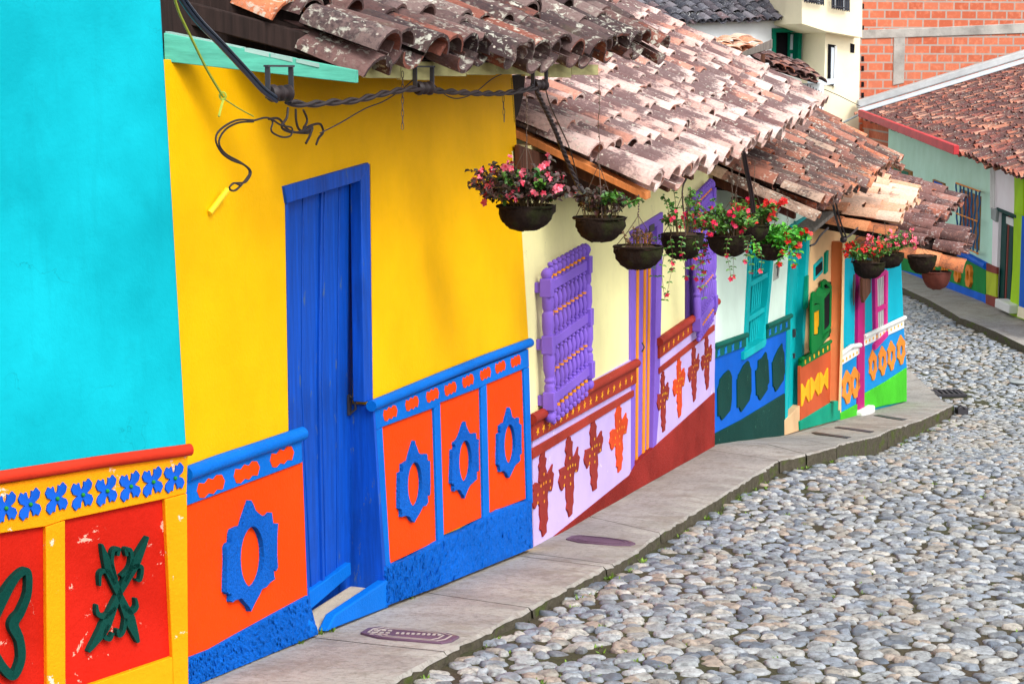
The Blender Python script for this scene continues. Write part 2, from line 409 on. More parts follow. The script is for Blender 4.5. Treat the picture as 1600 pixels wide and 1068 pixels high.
WL = [(200,1110),(292,1068),(497,987),(684,914),(819,858),(832,853),(940,792),(1115,694),(1170,687),(1250,672),(1312,655),(1417,626)]
KL = [(380,1185),(480,1135),(699,1018),(830,949),(946,885),(960,881),(1032,832),(1217,719),(1260,709),(1307,697),(1386,672),(1490,632)]
Wp = [gpix(*p) for p in WL]; Kp = [gpix(*p) for p in KL]
inw = vec(-.5, .15, 0)
slabs = [(0, 2), (2, 3), (3, 4), (4, 6), (6, 7), (7, 8), (8, 9), (9, 10), (10, 11)]
def slab(mbt, mbk, wa, ka, wb, kb, nseg=8, gap=.006):
    """one cast slab: top sheet strip plus kerb face with a slightly broken edge"""
    L = max(np.linalg.norm(kb-ka), .1); n = max(2, int(L/.07)); V = []; T = np.linspace(gap/L, 1-gap/L, n+1)
    cols = 6
    for i, t in enumerate(T):
        W_ = wa*(1-t)+wb*t; K_ = ka*(1-t)+kb*t
        W_ = W_ + inw; z0 = g(W_[1]); z1 = g(K_[1])
        jx = rng.gauss(0, .007); out = unit((K_-W_)*vec(1, 1, 0))
        for c in range(cols+1):
            q = c/cols; p = W_*(1-q)+K_*q; p[2] = g(p[1])+.002*math.sin(p[0]*5+p[1]*3)
            if c == cols: p = p + out*jx; p[2] -= abs(rng.gauss(0, .005))+.012
            if c == cols-1: p = K_*1.0 - out*.02; p[2] = g(p[1])
            V.append(p)
    m1 = cols+1
    mbt.add(V, [(i*m1+c, i*m1+c+1, (i+1)*m1+c+1, (i+1)*m1+c) for i in range(n) for c in range(cols)])
    Vk = []
    for i in range(n+1):
        top = V[i*m1+cols]; out = unit((top-V[i*m1])*vec(1, 1, 0))
        for r in range(5):
            q = r/4; p = top*1.0; p[2] = top[2]*(1-q) + (road_z(top[1])-.12)*q
            p = p + out*(.004+.012*q+rng.gauss(0, .006)*(1 if 0 < r else 0)); Vk.append(p)
    mbk.add(Vk, [(i*5+r, i*5+r+1, (i+1)*5+r+1, (i+1)*5+r) for i in range(n) for r in range(4)])
mbt, mbk = MB(), MB()
for a, b in slabs:
    ks = list(range(a, b+1))
    for i in range(a, b): slab(mbt, mbk, Wp[i], Kp[i], Wp[i+1], Kp[i+1], gap=.006)
# round the corner: the pavement turns behind the last house
c0, c1, c2, c3 = gpix(1490,632), gpix(1438,592), gpix(1419,576), gpix(1400, 560)
wk = Wp[-1]
for (wa, ka, wb, kb) in ((wk, c0, wk+vec(-.1,.6,0), c1), (wk+vec(-.1,.6,0), c1, wk+vec(-.6,1.6,0), c2), (wk+vec(-.6,1.6,0), c2, wk+vec(-1.5,3.2,0), c3)):
    slab(mbt, mbk, wa, ka, wb, kb)
pv = obj('pavement', mbt, mt['pave'], kind='structure')
obj('kerb', mbk, mt['kerb'], kind='structure')
# right hand pavement
def strip(pw, pk):
    a, b = MB(), MB()
    for i in range(len(pw)-1):
        V = [pw[i], pk[i], pk[i+1], pw[i+1]]
        V = [vec(p[0], p[1], g(p[1])+.005) for p in V]; a.add(V, [(0, 1, 2, 3)])
        K = [V[1]+vec(-.004,0,0), V[2]+vec(-.004,0,0), vec(V[2][0]-.03, V[2][1], road_z(V[2][1])-.12), vec(V[1][0]-.03, V[1][1], road_z(V[1][1])-.12)]
        b.add(K, [(0, 1, 2, 3)])
    return a, b
kr = [gpix(1380, 431), gpix(1409, 449), gpix(1450, 468), gpix(1488, 489)]
wr = [FR.pt(FR.len*t, 0, -.3) for t in (-.35, .0, .25, .50)]
kr2 = [gpix(1500, 497), gpix(1508, 499), gpix(1555, 518), gpix(1600, 540), gpix(1660, 572)]
wr2 = [FR.pt(FR.len*t, 0, -.3) for t in (.52, .58, .75, 1.0, 1.5)]
a, b = strip(wr+wr2, kr+kr2)
obj('pavement', a, mt['pave'], kind='structure'); obj('kerb', b, mt['kerb'], kind='structure')
KERB_R = kr + kr2

# ------------------------------------------------------------ cobbles: every stone is modelled, packed as a relaxed cell pattern
kx = [p[0] for p in Kp] + [c1[0], c2[0]]; ky = [p[1] for p in Kp] + [c1[1], c2[1]]
kxy = np.array([(p[0], p[1]) for p in Kp]); order = np.argsort(kxy[:, 1])
def left_x(y):
    base = np.interp(y, kxy[order, 1], kxy[order, 0])
    return np.where(y < Kp[-1][1], base, np.where(y < c1[1]+.3, np.interp(y, [Kp[-1][1], c1[1], c2[1]], [Kp[-1][0], c1[0], c2[0]]), c1[0]-(y-c1[1])*.1-.3))
ry = np.array([p[1] for p in KERB_R]); rx = np.array([p[0] for p in KERB_R]); ro = np.argsort(ry)
def right_x(y): return np.interp(y, ry[ro], rx[ro])
def cobbles(y0, y1, sp, K, rings, seed):
    R = np.random.RandomState(seed)
    x0 = -1.5; x1 = 14.0
    nxx = int((x1-x0)/sp/1.2); nyy = int((y1-y0)/(sp*.9))
    I, J = np.meshgrid(np.arange(nxx), np.arange(nyy), indexing='ij')
    X = x0 + ((I + .5*(J % 2))*sp + R.normal(0, .30, I.shape)*sp)*1.22
    Y = y0 + J*sp*.9 + R.normal(0, .26, I.shape)*sp
    th = np.linspace(0, 2*np.pi, K, endpoint=False); D = np.stack([np.cos(th), np.sin(th)], 1)
    rad = np.full((nxx, nyy, K), sp*.9); WT = R.uniform(-.11, .11, I.shape)*sp*sp
    for di in (-2, -1, 0, 1, 2):
        for dj in (-2, -1, 0, 1, 2):
            if di == 0 and dj == 0: continue
            sx = np.roll(X, (-di, -dj), (0, 1))-X; sy = np.roll(Y, (-di, -dj), (0, 1))-Y
            d2 = sx**2+sy**2
            dot = sx[..., None]*D[:, 0]+sy[..., None]*D[:, 1]
            dw = (WT - np.roll(WT, (-di, -dj), (0, 1)))[..., None]; rr = np.where((dot > 1e-6) & (d2[..., None] < (3.4*sp)**2), np.maximum(d2[..., None]/2+dw, .0004)/np.maximum(dot, 1e-6), 9)
            rad = np.minimum(rad, rr)
    rad = (np.roll(rad, 1, 2)+5*rad+np.roll(rad, -1, 2))/7
    rad = rad*.97 - .002
    rad = np.maximum(rad*R.uniform(.84, 1.0, (nxx, nyy, 1)), .02)
    keep = (X > left_x(Y)+.035) & (X < right_x(Y)-.06) & (X < .267*Y+1.6) & (X > -.02*Y-1.6) & (Y > y0-.01) & (Y < y1)
    keep &= ~((Y > 31) & (X < .2*Y-3))
    keep &= R.uniform(0, 1, X.shape) > .035
    keep &= ~((abs(X-GRATE[0]) < .32) & (abs(Y-GRATE[1]) < .34))
    idx = np.argwhere(keep); verts = []; faces = []; n = 0
    for (i, j) in idx:
        cx, cy = X[i, j], Y[i, j]; r = rad[i, j]
        h = R.uniform(.005, .017); base = road_z(cy)-.03; tx, ty = R.normal(0, .09, 2)
        vs = []
        for q, hh in rings:
            rr = r*q*(1 + R.normal(0, .025, K)*(q > .3))
            px = rr*D[:, 0]; py = rr*D[:, 1]
            z = road_z(cy+py*.5) - .006 + .006*min(1, hh*2.2) + h*hh - (.02 if hh < 0 else 0) + (px*tx+py*ty) + R.normal(0, .0018, K)
            vs.append(np.stack([cx+px, cy+py, z], 1))
        vs = np.vstack(vs + [np.array([[cx, cy, road_z(cy)+h*1.02]])])
        nr = len(rings)
        for a_ in range(nr-1):
            for k in range(K):
                k2 = (k+1) % K; faces.append((n+a_*K+k, n+a_*K+k2, n+(a_+1)*K+k2, n+(a_+1)*K+k))
        for k in range(K): faces.append((n+(nr-1)*K+k, n+(nr-1)*K+(k+1) % K, n+nr*K))
        verts.append(vs); n += len(vs)
    return np.vstack(verts), faces
GRATE = gpix(1481, 615, -.12)
R1 = [(1.0, -.3), (.97, .12), (.84, .60), (.60, .90), (.30, 1.0)]
R2 = [(1.0, -.3), (.93, .25), (.62, .88)]
mb = MB()
for args in ((7.0, 14.5, .104, 13, R1, 1), (14.5, 24, .106, 9, R2, 2), (24, 62, .125, 7, R2, 3)):
    v_, f_ = cobbles(*args); mb.add(v_, f_)
m = M('river_cobbles')
geo = m.n('ShaderNodeNewGeometry'); r = geo.outputs['Random Per Island']
r2 = m.math('FRACT', m.math('MULTIPLY', r, 17.3))
pal = [(156,162,168),(176,180,182),(138,146,156),(184,184,180),(160,168,178),(108,118,132),(196,200,202),(180,164,150),(146,156,168),(168,173,176),(124,130,136),(200,196,188),(150,160,174),(178,184,190),(166,160,150)]  # stone tones leaned to blue-grey, painting in the sky's reflection
col = m.ramp(r, [(i/len(pal), sc(lin(p), 1.0)) for i, p in enumerate(pal)], 'CONSTANT')
n1 = m.noise(22, 7, .7); n2 = m.noise(110, 4, .65); big = m.noise(.55, 4, .55)
col = m.mix(m.ramp(n1, [(.36, .75), (.56, 0)]), col, lin((84, 84, 84)))
col = m.mix(m.ramp(n1, [(.58, 0), (.8, .5)]), col, lin((214, 212, 206)))
col = m.mix(m.ramp(n2, [(.60, 0), (.72, .35)]), col, lin((74, 72, 70)))
col = m.mix(m.ramp(big, [(.55, 0), (.68, .4)]), col, lin((176, 158, 128)))
sepn = m.n('ShaderNodeSeparateXYZ'); m.l(geo.outputs['Normal'], sepn.inputs[0])
mt['cobble'] = m.out(col, m.ramp(r2, [(0, .38), (1, .62)]), m.bump(n2, .6, .006, m.bump(n1, .9, .016)), .5)
obj('road', mb, mt['cobble'], kind='structure', angle=75)
# ------------------------------------------------------------ roofs of barrel tiles
def tile_template(K=8, J=3):
    th = np.linspace(.06, math.pi-.06, K+1); V = []; uv = []
    for sh in (0, 1):
        for j in range(J+1):
            t = j/J
            for k, a in enumerate(th):
                V.append((math.cos(a), t, math.sin(a), sh)); uv.append((k/K, t))
    n = K+1; L = (J+1)*n; fs = []
    for j in range(J):
        for k in range(K):
            a = j*n+k; fs.append((a, a+1, a+1+n, a+n)); fs.append((L+a, L+a+n, L+a+n+1, L+a+1))
    for k in range(K): fs.append((k, L+k, L+k+1, k+1)); b = J*n+k; fs.append((b, b+1, L+b+1, L+b))
    for j in range(J):
        a = j*n; fs.append((a, a+n, L+a+n, L+a)); b = j*n+K; fs.append((b, L+b, L+b+n, b+n))
    return np.array(V), fs, np.array(uv)
TT = tile_template()
TTL = tile_template(5, 1)
def add_tile(mb, P, U, A, N, L, w0, w1, h, th, inv, T=TT, broken=0):
    V, fs, uv = T
    t = V[:, 1]; wd = w0*(1-t)+w1*t; hh = h*(1-t*.12); s = V[:, 3]
    x = V[:, 0]*(wd - s*th); z = V[:, 2]*(hh - s*th)
    if inv: z = (h - z) ; 
    y = t*L
    if broken: y = np.where(V[:, 1] < .01, y + broken*np.abs(np.sin(V[:, 0]*7+P[0]*9)), y)
    W = P + x[:, None]*A + y[:, None]*U + z[:, None]*N
    if inv: f = [tuple(reversed(q)) for q in fs]
    else: f = fs
    mb.add(W, f, uv)
def tiled_roof(E0, E1, up, pitch, rows, sp, ex, R, h=.085, sag=0.0, jit=1.0, lod=False, first=0, matside=True, e1shift=0.0):
    """E0->E1 eave line, up: horizontal unit vector up the slope; returns (tiles mesh, sheathing mesh, frame)"""
    A0 = E1-E0; W = np.linalg.norm(A0); A = A0/W
    U = unit(up*math.cos(pitch) + Z*math.sin(pitch)); U = unit(U - A*A.dot(U)*.25)
    N = np.cross(A, U); N = N if N[2] > 0 else -N; N = unit(N)
    nc = max(1, int(round(W/sp))); spc = W/nc; T = TTL if lod else TT
    mb = MB(); L = ex*1.22
    for c in range(nc+1):
        wob = R.gauss(0, .02)*jit; cof = R.uniform(-.5, .5)*ex*min(1, jit)*.75
        for r in range(rows):
            sg = -sag*math.sin(math.pi*(c/max(nc, 1)))*(1-r/rows*.5)
            for inv in ((True, False) if c < nc else (False,)):
                off = (c+.5 if inv else c)*spc + wob*spc*2*(1 if not inv else .5) + R.gauss(0, .010)*jit
                st = r*ex + (cof if r else min(cof, 0)*.25) + R.gauss(0, .014)*jit - (0 if r else abs(R.gauss(0, .03))*jit) + (.02 if inv else 0)
                P = E0 + A*off + U*st + N*((-.012 if inv else .045)+sg + R.gauss(0, .004)*jit)
                da = R.gauss(0, .03)*jit; lift = .055 + R.gauss(0, .012)*jit
                U2 = unit(U + A*da - N*lift); N2 = unit(N + U*lift + A*R.gauss(0, .05)*jit); A2 = np.cross(U2, N2); A2 = A2 if A2.dot(A) > 0 else -A2
                if not inv: P = P + N*.03
                w0 = spc*(.50 if not inv else .46); w1 = w0*(.80 if not inv else .9)
                if inv: w0, w1 = w1, w0
                add_tile(mb, P, U2, A2, N2, L, w0, w1, h*(1 if not inv else .75), .016, inv, T, broken=(.04 if R.random() < .12*jit and not lod else 0))
    Lr = rows*ex
    sh = MB(); sh.prism([E0 - A*.02 + U*.10 - N*.02, E1 + A*.02 + U*.10 - N*.02, E1 + A*.02 + U*Lr - N*.02, E0 - A*.02 + U*Lr - N*.02], -N*.03)
    return mb, sh, (A, U, N, W, Lr)

mt['tile_dark'] = tile_mat('lichen_covered_dark_tiles', [(104,78,76),(130,100,96),(92,74,74),(150,92,78),(116,88,84),(140,118,114),(100,78,76),(112,90,88),(126,104,102)], (64,52,54), .62, lichen=1.35, k=.9, pale_end=.10, moss=.25)
mt['tile_pale'] = tile_mat('sooty_pale_pink_tiles', [(246,214,206),(238,200,190),(250,228,220),(230,186,174),(244,210,200),(224,160,140),(248,222,212),(236,196,184)], (104,78,80), 1.06, lichen=.12, k=.86, pale_end=.40)
mt['tile_mixed'] = tile_mat('mixed_old_clay_tiles', [(176,116,96),(214,150,126),(150,104,94),(226,148,110),(128,98,92),(200,170,150),(222,130,96),(140,110,104),(186,128,110)], (84,68,66), .80, lichen=.8, k=.90, pale_end=.2)
mt['tile_light'] = tile_mat('light_orange_clay_tiles', [(246,198,166),(250,210,184),(238,178,144),(252,218,194),(244,190,156),(232,160,122)], (140,104,92), .22, lichen=.2, k=.97, pale_end=.5)
mt['tile_umber'] = tile_mat('umber_tiles', [(132,96,92),(160,116,106),(112,84,82),(184,132,118),(146,106,100),(196,120,96),(120,90,88)], (86,66,66), .6, lichen=.9, k=.9, pale_end=.1, lich=(190,180,176))
mt['tile_red'] = tile_mat('red_brown_tiles', [(200,120,98),(172,96,84),(150,92,86),(222,150,122),(132,84,82),(210,132,104),(186,112,98),(228,170,146),(120,86,84)], (88,64,64), 1.0, lichen=.3, k=.86, pale_end=.3)
mt['tile_black'] = tile_mat('blackened_tiles', [(84,84,94),(110,110,120),(72,74,84),(132,128,136),(96,90,98),(124,104,108)], (52,54,62), .5, lichen=.9, k=.9, pale_end=.25, lich=(170,172,178))
for k in ('tile_dark','tile_pale','tile_mixed','tile_light','tile_umber','tile_red','tile_black'): mt[k].use_backface_culling = False

# ------------------------------------------------------------ relief shapes reused along a wall, given in metres
def px_shape(F, pxs, c, wv=0.0):
    cs = F.sh(c[0], c[1], wv); out = []
    for u, v in pxs:
        s = F.sh(u, v, wv); out.append((s[0]-cs[0], s[1]-cs[1]))
    return out
def place(F, shape, c, wv=0.0, kx=1.0, kz=1.0, shear=0.0):
    cs = F.sh(c[0], c[1], wv); return [(cs[0]+a*kx, cs[1]+b*kz+a*kx*shear) for a, b in shape]
def densify(poly, n):
    out = []
    for i in range(len(poly)):
        a, b = np.array(poly[i]), np.array(poly[(i+1) % len(poly)])
        for t in range(n): out.append(tuple(a*(1-t/n)+b*(t/n)))
    return out
def wobble(poly, amt, R):
    return [(a+R.gauss(0, amt), b+R.gauss(0, amt)) for a, b in poly]
def ring_shape(F, mb, outer, rx, rz, w0, w1, ic=(0, 0)):
    """outer: list of (s,h); hole: ellipse around the centre of the outline"""
    c = np.mean(np.array(outer), 0)+np.array(ic)
    inner = []
    for a, b in outer:
        t = math.atan2((b-c[1])/rz, (a-c[0])/rx); inner.append((c[0]+rx*math.cos(t), c[1]+rz*math.sin(t)))
    mb.ring([F.pt(a, b, w1) for a, b in outer], [F.pt(a, b, w1) for a, b in inner], F.n*(w0-w1))
def stroke(F, mb, pts, wid, w0, w1, n=14):
    """tapered curved stroke on a wall, pts pixel control points (Catmull-Rom)"""
    P = [np.array(F.sh(u, v, w1)) for u, v in pts]; P = [P[0]]+P+[P[-1]]; cur = []
    segs = len(P)-3
    for i in range(segs):
        p0, p1, p2, p3 = P[i:i+4]
        for k in range(n if i < segs-1 else n+1):
            t = k/n; cur.append(.5*((2*p1)+(-p0+p2)*t+(2*p0-5*p1+4*p2-p3)*t*t+(-p0+3*p1-3*p2+p3)*t**3))
    cur = np.array(cur); m_ = len(cur); T = np.gradient(cur, axis=0); T /= np.linalg.norm(T, axis=1)[:, None]+1e-9
    Nn = np.stack([-T[:, 1], T[:, 0]], 1); ts = np.linspace(0, 1, m_); wv = np.interp(ts, np.linspace(0, 1, len(wid)), wid)
    Lf = cur+Nn*wv[:, None]/2; Rt = cur-Nn*wv[:, None]/2
    F_ = [F.pt(a, b, w1) for a, b in Lf] + [F.pt(a, b, w1) for a, b in Rt]; o = F.n*(w0-w1)
    Vv = np.array(F_); Vb = Vv+o; k = 2*m_; fs = []
    for i in range(m_-1):
        fs += [(i, i+1, m_+i+1, m_+i), (k+i, k+m_+i, k+m_+i+1, k+i+1), (i, k+i, k+i+1, i+1), (m_+i, m_+i+1, k+m_+i+1, k+m_+i)]
    fs += [(0, m_, k+m_, k), (m_-1, k+m_-1, k+2*m_-1, 2*m_-1)]
    mb.add(np.vstack([Vv, Vb]), fs)
def smooth_poly(pts, n=6):
    P = [np.array(p, float) for p in pts]; m_ = len(P); out = []
    for i in range(m_):
        p0, p1, p2, p3 = P[i-1], P[i], P[(i+1) % m_], P[(i+2) % m_]
        for k in range(n):
            t = k/n; out.append(tuple(.5*((2*p1)+(-p0+p2)*t+(2*p0-5*p1+4*p2-p3)*t*t+(-p0+3*p1-3*p2+p3)*t**3)))
    return out
def lerp(a, b, t): return (a[0]*(1-t)+b[0]*t, a[1]*(1-t)+b[1]*t)
def dedup(a): return a
def roof_parts(house, E0, E1, up, pitch, rows, sp, ex, seed, mat, **kw):
    R = random.Random(seed)
    if isinstance(pitch, tuple):
        # warped old roof: the pitch changes along the eave, so lay it in strips sharing their edges
        p0, p1 = math.radians(pitch[0]), math.radians(pitch[1])
    else: p0 = p1 = math.radians(pitch)
    mbt, mbs = MB(), MB(); A0 = E1-E0; W = np.linalg.norm(A0); nb = 4 if p0 != p1 else 1
    if p0 == p1:
        t, s, fr = tiled_roof(E0, E1, up, p0, rows, sp, ex, R, **kw); 
        obj('roof', t, mat, house, angle=60); obj('roof_boarding', s, mt['timber_dark'], house); return fr
    # continuous warp: build with mean pitch then shear every tile column vertically
    pm = (p0+p1)/2
    t, s, fr = tiled_roof(E0, E1, up, pm, rows, sp, ex, R, **kw)
    A, U, N, W, Lr = fr; hd = unit(up)
    def warp(m_):
        for V in m_.v:
            q = V-E0; a = np.clip(q.dot(unit(A0*vec(1,1,0)))/np.linalg.norm(A0*vec(1,1,0)), -.1, 1.1); b = q.dot(hd)
            nn = q - 0; V[:, 2] += (np.tan(p0*(1-a)+p1*a)-math.tan(pm))*b
    warp(t); warp(s)
    obj('roof', t, mat, house, angle=60); obj('roof_boarding', s, mt['timber_dark'], house)
    return fr

# ============================================================ cyan house (near left)
H = thing('house', 'bright cyan plastered house with amber and red dado at the left edge', 'house', FC.P0)
mb = MB(); FC.pris(mb, [(-60,-160),(243,-160),(258,100),(292,690),(294,1085),(-60,1150)], -.45, 0); obj('wall', mb, mt['cyan'], H, .012)
mb = MB()
FC.pris(mb, [(-50,765),(294,708),(292,770),(258,779),(102,812),(72,822),(0,833),(-50,841)], -.01, .03)
FC.pris(mb, [(258,779.5),(292.5,770.5),(295,1086),(272,1100),(270,1025)], -.01, .03)
FC.pris(mb, [(72,822.5),(102,812.5),(103,1130),(74,1130)], -.01, .03)
FC.pris(mb, [(103.3,1082),(269.8,1025.5),(271.8,1105),(103.3,1140)], -.01, .03)
obj('dado', mb, mt['dado_amber'], H, .004)
for px in ([(98,808),(262,775),(274,1035),(98,1100)], [(-60,843),(76,816),(78,1140),(-60,1160)]):
    mb = MB(); FC.pris(mb, px, -.01, .008); obj('panel', mb, mt['red_panel'], H)
mb = MB(); FC.roll(mb, [(-50,751),(0,745),(150,722),(297,702)], .026, .035, 12); obj('moulding', mb, mt['red_roll'], H)
petal = [(0,.12),(.10,.30),(.16,.46),(.05,.42),(.24,.50),(.42,.30),(.36,.12),(.14,0)]
for (u, v) in [(8,793),(46,787),(88,778),(128,772),(166,766),(203,759),(238,752),(272,746),(-30,799)]:
    q = FC.sh(u, v, .034); S_ = .112; out = []
    base = [(.0,.16),(.07,.28),(.10,.46),(.20,.40),(.32,.50),(.46,.30),(.40,.12),(.20,.0)]
    full = [(x, z) for x, z in base] + [(x, -z) for x, z in reversed(base[:-1])] + [(-x, -z) for x, z in base[1:]] + [(-x, z) for x, z in reversed(base[1:-1])]
    poly = [(q[0]+x*S_*.98+z*.0, q[1]+z*S_*1.0+x*S_*.14) for x, z in full]
    mb = MB(); FC.pris_l(mb, poly, .02, .040); f = obj('flower_relief', mb, mt['petal'], H, .002)
    mb = MB(); mb.ball(FC.pt(q[0], q[1], .043), .009, 8); obj('flower_heart', mb, mt['leafgreen'], f)
mb = MB()
for pts, wd in (([(160,850),(172,890),(187,928),(204,968),(217,1003)], [.006,.036,.022,.040,.010]),
                ([(232,838),(212,880),(187,928),(165,978),(139,1018)], [.008,.038,.020,.042,.008]),
                ([(183,905),(176,880),(178,860),(186,858),(185,868)], [.010,.013,.013,.016,.010]),
                ([(190,900),(204,885),(206,862),(198,858),(199,868)], [.010,.013,.013,.016,.010]),
                ([(180,912),(170,893),(158,895),(157,915)], [.012,.014,.014,.007]),
                ([(196,908),(208,886),(222,886),(220,905),(213,905)], [.012,.014,.014,.012,.006]),
                ([(181,948),(166,962),(154,958),(152,944)], [.012,.018,.016,.007]),
                ([(192,945),(205,955),(214,948),(213,934)], [.012,.018,.016,.007]),
                ([(170,975),(164,992),(172,998),(178,988)], [.012,.014,.014,.008]),
                ([(197,965),(194,985),(187,992),(184,982)], [.012,.014,.014,.008])):
    stroke(FC, mb, pts, [x*1.25 for x in wd], .004, .034)
obj('scroll_relief', mb, mt['deepgreen'], H, .002)
mb = MB()
stroke(FC, mb, [(-14,975),(8,930),(28,900),(44,893),(45,925),(34,955),(22,975),(32,1000),(34,1030),(22,1055),(4,1040),(-14,1010)], [.05,.045,.03,.028,.03,.035,.045,.035,.035,.035,.035,.04], .004, .036, 10)
obj('scroll_relief', mb, mt['deepgreen'], H, .003)

# ============================================================ yellow house
H = thing('house', 'yellow house with blue plank door, orange dado panels and a dark lichen covered tile roof', 'house', FY.P0)
mb = MB()
FY.pris(mb, [(243,92),(449,103),(447,292),(453,680),(482,940),(497,1000),(294,1092)], -.32, 0)
FY.pris(mb, [(449,103),(579,107),(579,256),(447,292)], -.32, 0)
FY.pris(mb, [(579,107),(799,107),(802,140),(826,536),(833,856),(600,955),(600,905),(583,625),(579,256)], -.32, 0)
obj('wall', mb, mt['yellow'], H)
mb = MB(); FY.pris(mb, [(826,560),(833,856),(796,62),(780,62),(800,300)], -1.6, -.32); obj('party_wall', mb, mt['yellow'], H)
# dado, left of the door
for px, w1, mat, nm in (([(291,786),(473,719),(481,938),(294,1036)], .022, 'orange', 'panel'), ([(291,740),(471,680),(473,722),(291,790)], .034, 'blue', 'dado_band')):
    mb = MB(); FY.pris(mb, px, -.01, w1); obj(nm, mb, mt[mat], H, .004)
mb = MB(); FY.roll(mb, [(290,741),(340,722),(400,702),(472,677)], .034, .030, 14); obj('moulding', mb, mt['blue'], H)
def rough_base(F, top, bot, w1, mat, name='plinth', n=120, amp=.0032, seed=1, parent=None):
    """plinth of thrown plaster: a lumpy relief surface between two pixel polylines"""
    R = np.random.RandomState(seed); tu = np.array(top, float); bu = np.array(bot, float)
    rows = 16; V = []
    for i in range(n+1):
        t = i/n
        def pl(P):
            L = np.linspace(0, 1, len(P)); return np.interp(t, L, P[:, 0]), np.interp(t, L, P[:, 1])
        a, b = pl(tu), pl(bu)
        for j in range(rows+1):
            q = j/rows; u = a[0]*(1-q)+b[0]*q; v = a[1]*(1-q)+b[1]*q
            V.append(F.bp(u, v, w1 + (R.normal(0, amp) if 0 < j else -.002)+ (.012*q)))
    for i in range(n+1):   # top edge returns into the wall
        V.append(V[i*(rows+1)] - F.n*(w1+.02))
    k = (n+1)*(rows+1); fs = [(i*(rows+1)+j, i*(rows+1)+j+1, (i+1)*(rows+1)+j+1, (i+1)*(rows+1)+j) for i in range(n) for j in range(rows)]
    fs += [(k+i, i*(rows+1), (i+1)*(rows+1), k+i+1) for i in range(n)]
    for i in (0, n):
        col = [i*(rows+1)+j for j in range(rows+1)]; bk = []
        m0 = len(V)
        for c_ in col: V.append(V[c_]-F.n*(w1+.03))
        fs += [(col[j], m0+j, m0+j+1, col[j+1]) for j in range(rows)]
    mb = MB(); mb.add(V, fs); return obj(name, mb, mt[mat], parent, angle=80)
rough_base(FY, [(294,1028),(330,1014),(372,990),(430,958),(482,930)], [(293,1075),(497,990)], .040, 'blue_rough', seed=3, parent=H, n=110)
LZ = [(-.5,.05),(-.42,.42),(-.22,.28),(-.08,.46),(.08,.30),(.22,.46),(.40,.36),(.5,-.02),(.40,-.42),(.2,-.30),(.06,-.44),(-.1,-.30),(-.26,-.44),(-.42,-.34)]
for (u, v) in [(330,759),(386,737),(441,713)]:
    mb = MB(); q = FY.sh(u, v, .036); FY.pris_l(mb, [(q[0]+a*.26, q[1]+b*.085+a*.0) for a, b in LZ], .02, .0372); obj('lozenge', mb, mt['orange'], H)
star_px = [(388,779),(397,800),(409,807),(420,802),(422,818),(428.5,817),(429,888),(422.5,889),(424,904),(405,920),(387,952),(376,938),(366,935),(356,941),(355,926),(349,924),(350,850),(357,846),(358,828),(374,818)]
star = px_shape(FY, star_px, (389,865), .03)
RS = random.Random(5)
def star_relief(c, k=1.0, sh=0.0):
    o = [(a, b+a*sh) for a, b in place(FY, densify(star, 3), c, .03, k, k)]
    cs = FY.sh(c[0], c[1], .03); o = [(cs[0]+(a-cs[0]), b) for a, b in o]; o = wobble(o, .0035, RS)
    mb = MB(); ring_shape(FY, mb, o, .118*k, .138*k, .02, .048); obj('star_relief', mb, mt['blue_rough'], H, .008)
star_relief((389,865), 1.0); 
# right dado
for px, nm in (([(598,667),(679,637),(685,840),(610,876)], 'panel'), ([(688.5,629),(752,605),(756,803),(694,831)], 'panel'), ([(761,600),(819,576),(825,774),(765.5,797)], 'panel')):
    c_ = np.mean(np.array(px), 0); P_ = [tuple(c_+(np.array(p)-c_)*1.03) for p in px]
    mb = MB(); FY.pris(mb, P_, -.01, .026); obj(nm, mb, mt['orange'], H)
mb = MB()
FY.pris(mb, [(586,640),(826,545),(827,573),(819,576),(761,600),(752,605),(688.5,629),(679,637),(598,667),(588,672)], -.01, .044)
FY.pris(mb, [(588,672),(598,667.4),(610,876),(612,884),(603,890)], -.01, .044)
FY.pris(mb, [(679.2,637.4),(688.3,629.4),(694,831),(694,846),(685.4,850),(685.2,840)], -.01, .044)
FY.pris(mb, [(752.2,605.4),(760.8,600.4),(765.3,797),(765.5,813),(756.5,817),(756.2,803)], -.01, .044)
FY.pris(mb, [(819.2,576.4),(827.2,573.4),(833,785),(825.4,790),(825.2,774)], -.01, .044)
obj('dado_frame', mb, mt['blue'], H, .005)
mb = MB(); FY.roll(mb, [(580,634),(640,609),(700,584),(760,560),(828,535)], .030, .040, 12); obj('moulding', mb, mt['blue'], H)
for i, (u, v) in enumerate([(610,645),(644,630),(676,617),(704,607),(731.5,594.6),(758.6,583.5),(782,573),(806,564)]):
    mb = MB(); q = FY.sh(u, v, .046); FY.pris_l(mb, [(q[0]+a*.20, q[1]+b*.078) for a, b in LZ], .03, .0472); obj('lozenge', mb, mt['orange'], H)
for c in ((644,753),(723,717),(793,691)): star_relief(c, .90)
rough_base(FY, [(603,884),(640,872),(685,845),(730,826),(780,796),(831,780)], [(606,945),(684,916),(833,855)], .052, 'blue_rough', seed=4, parent=H, n=140)
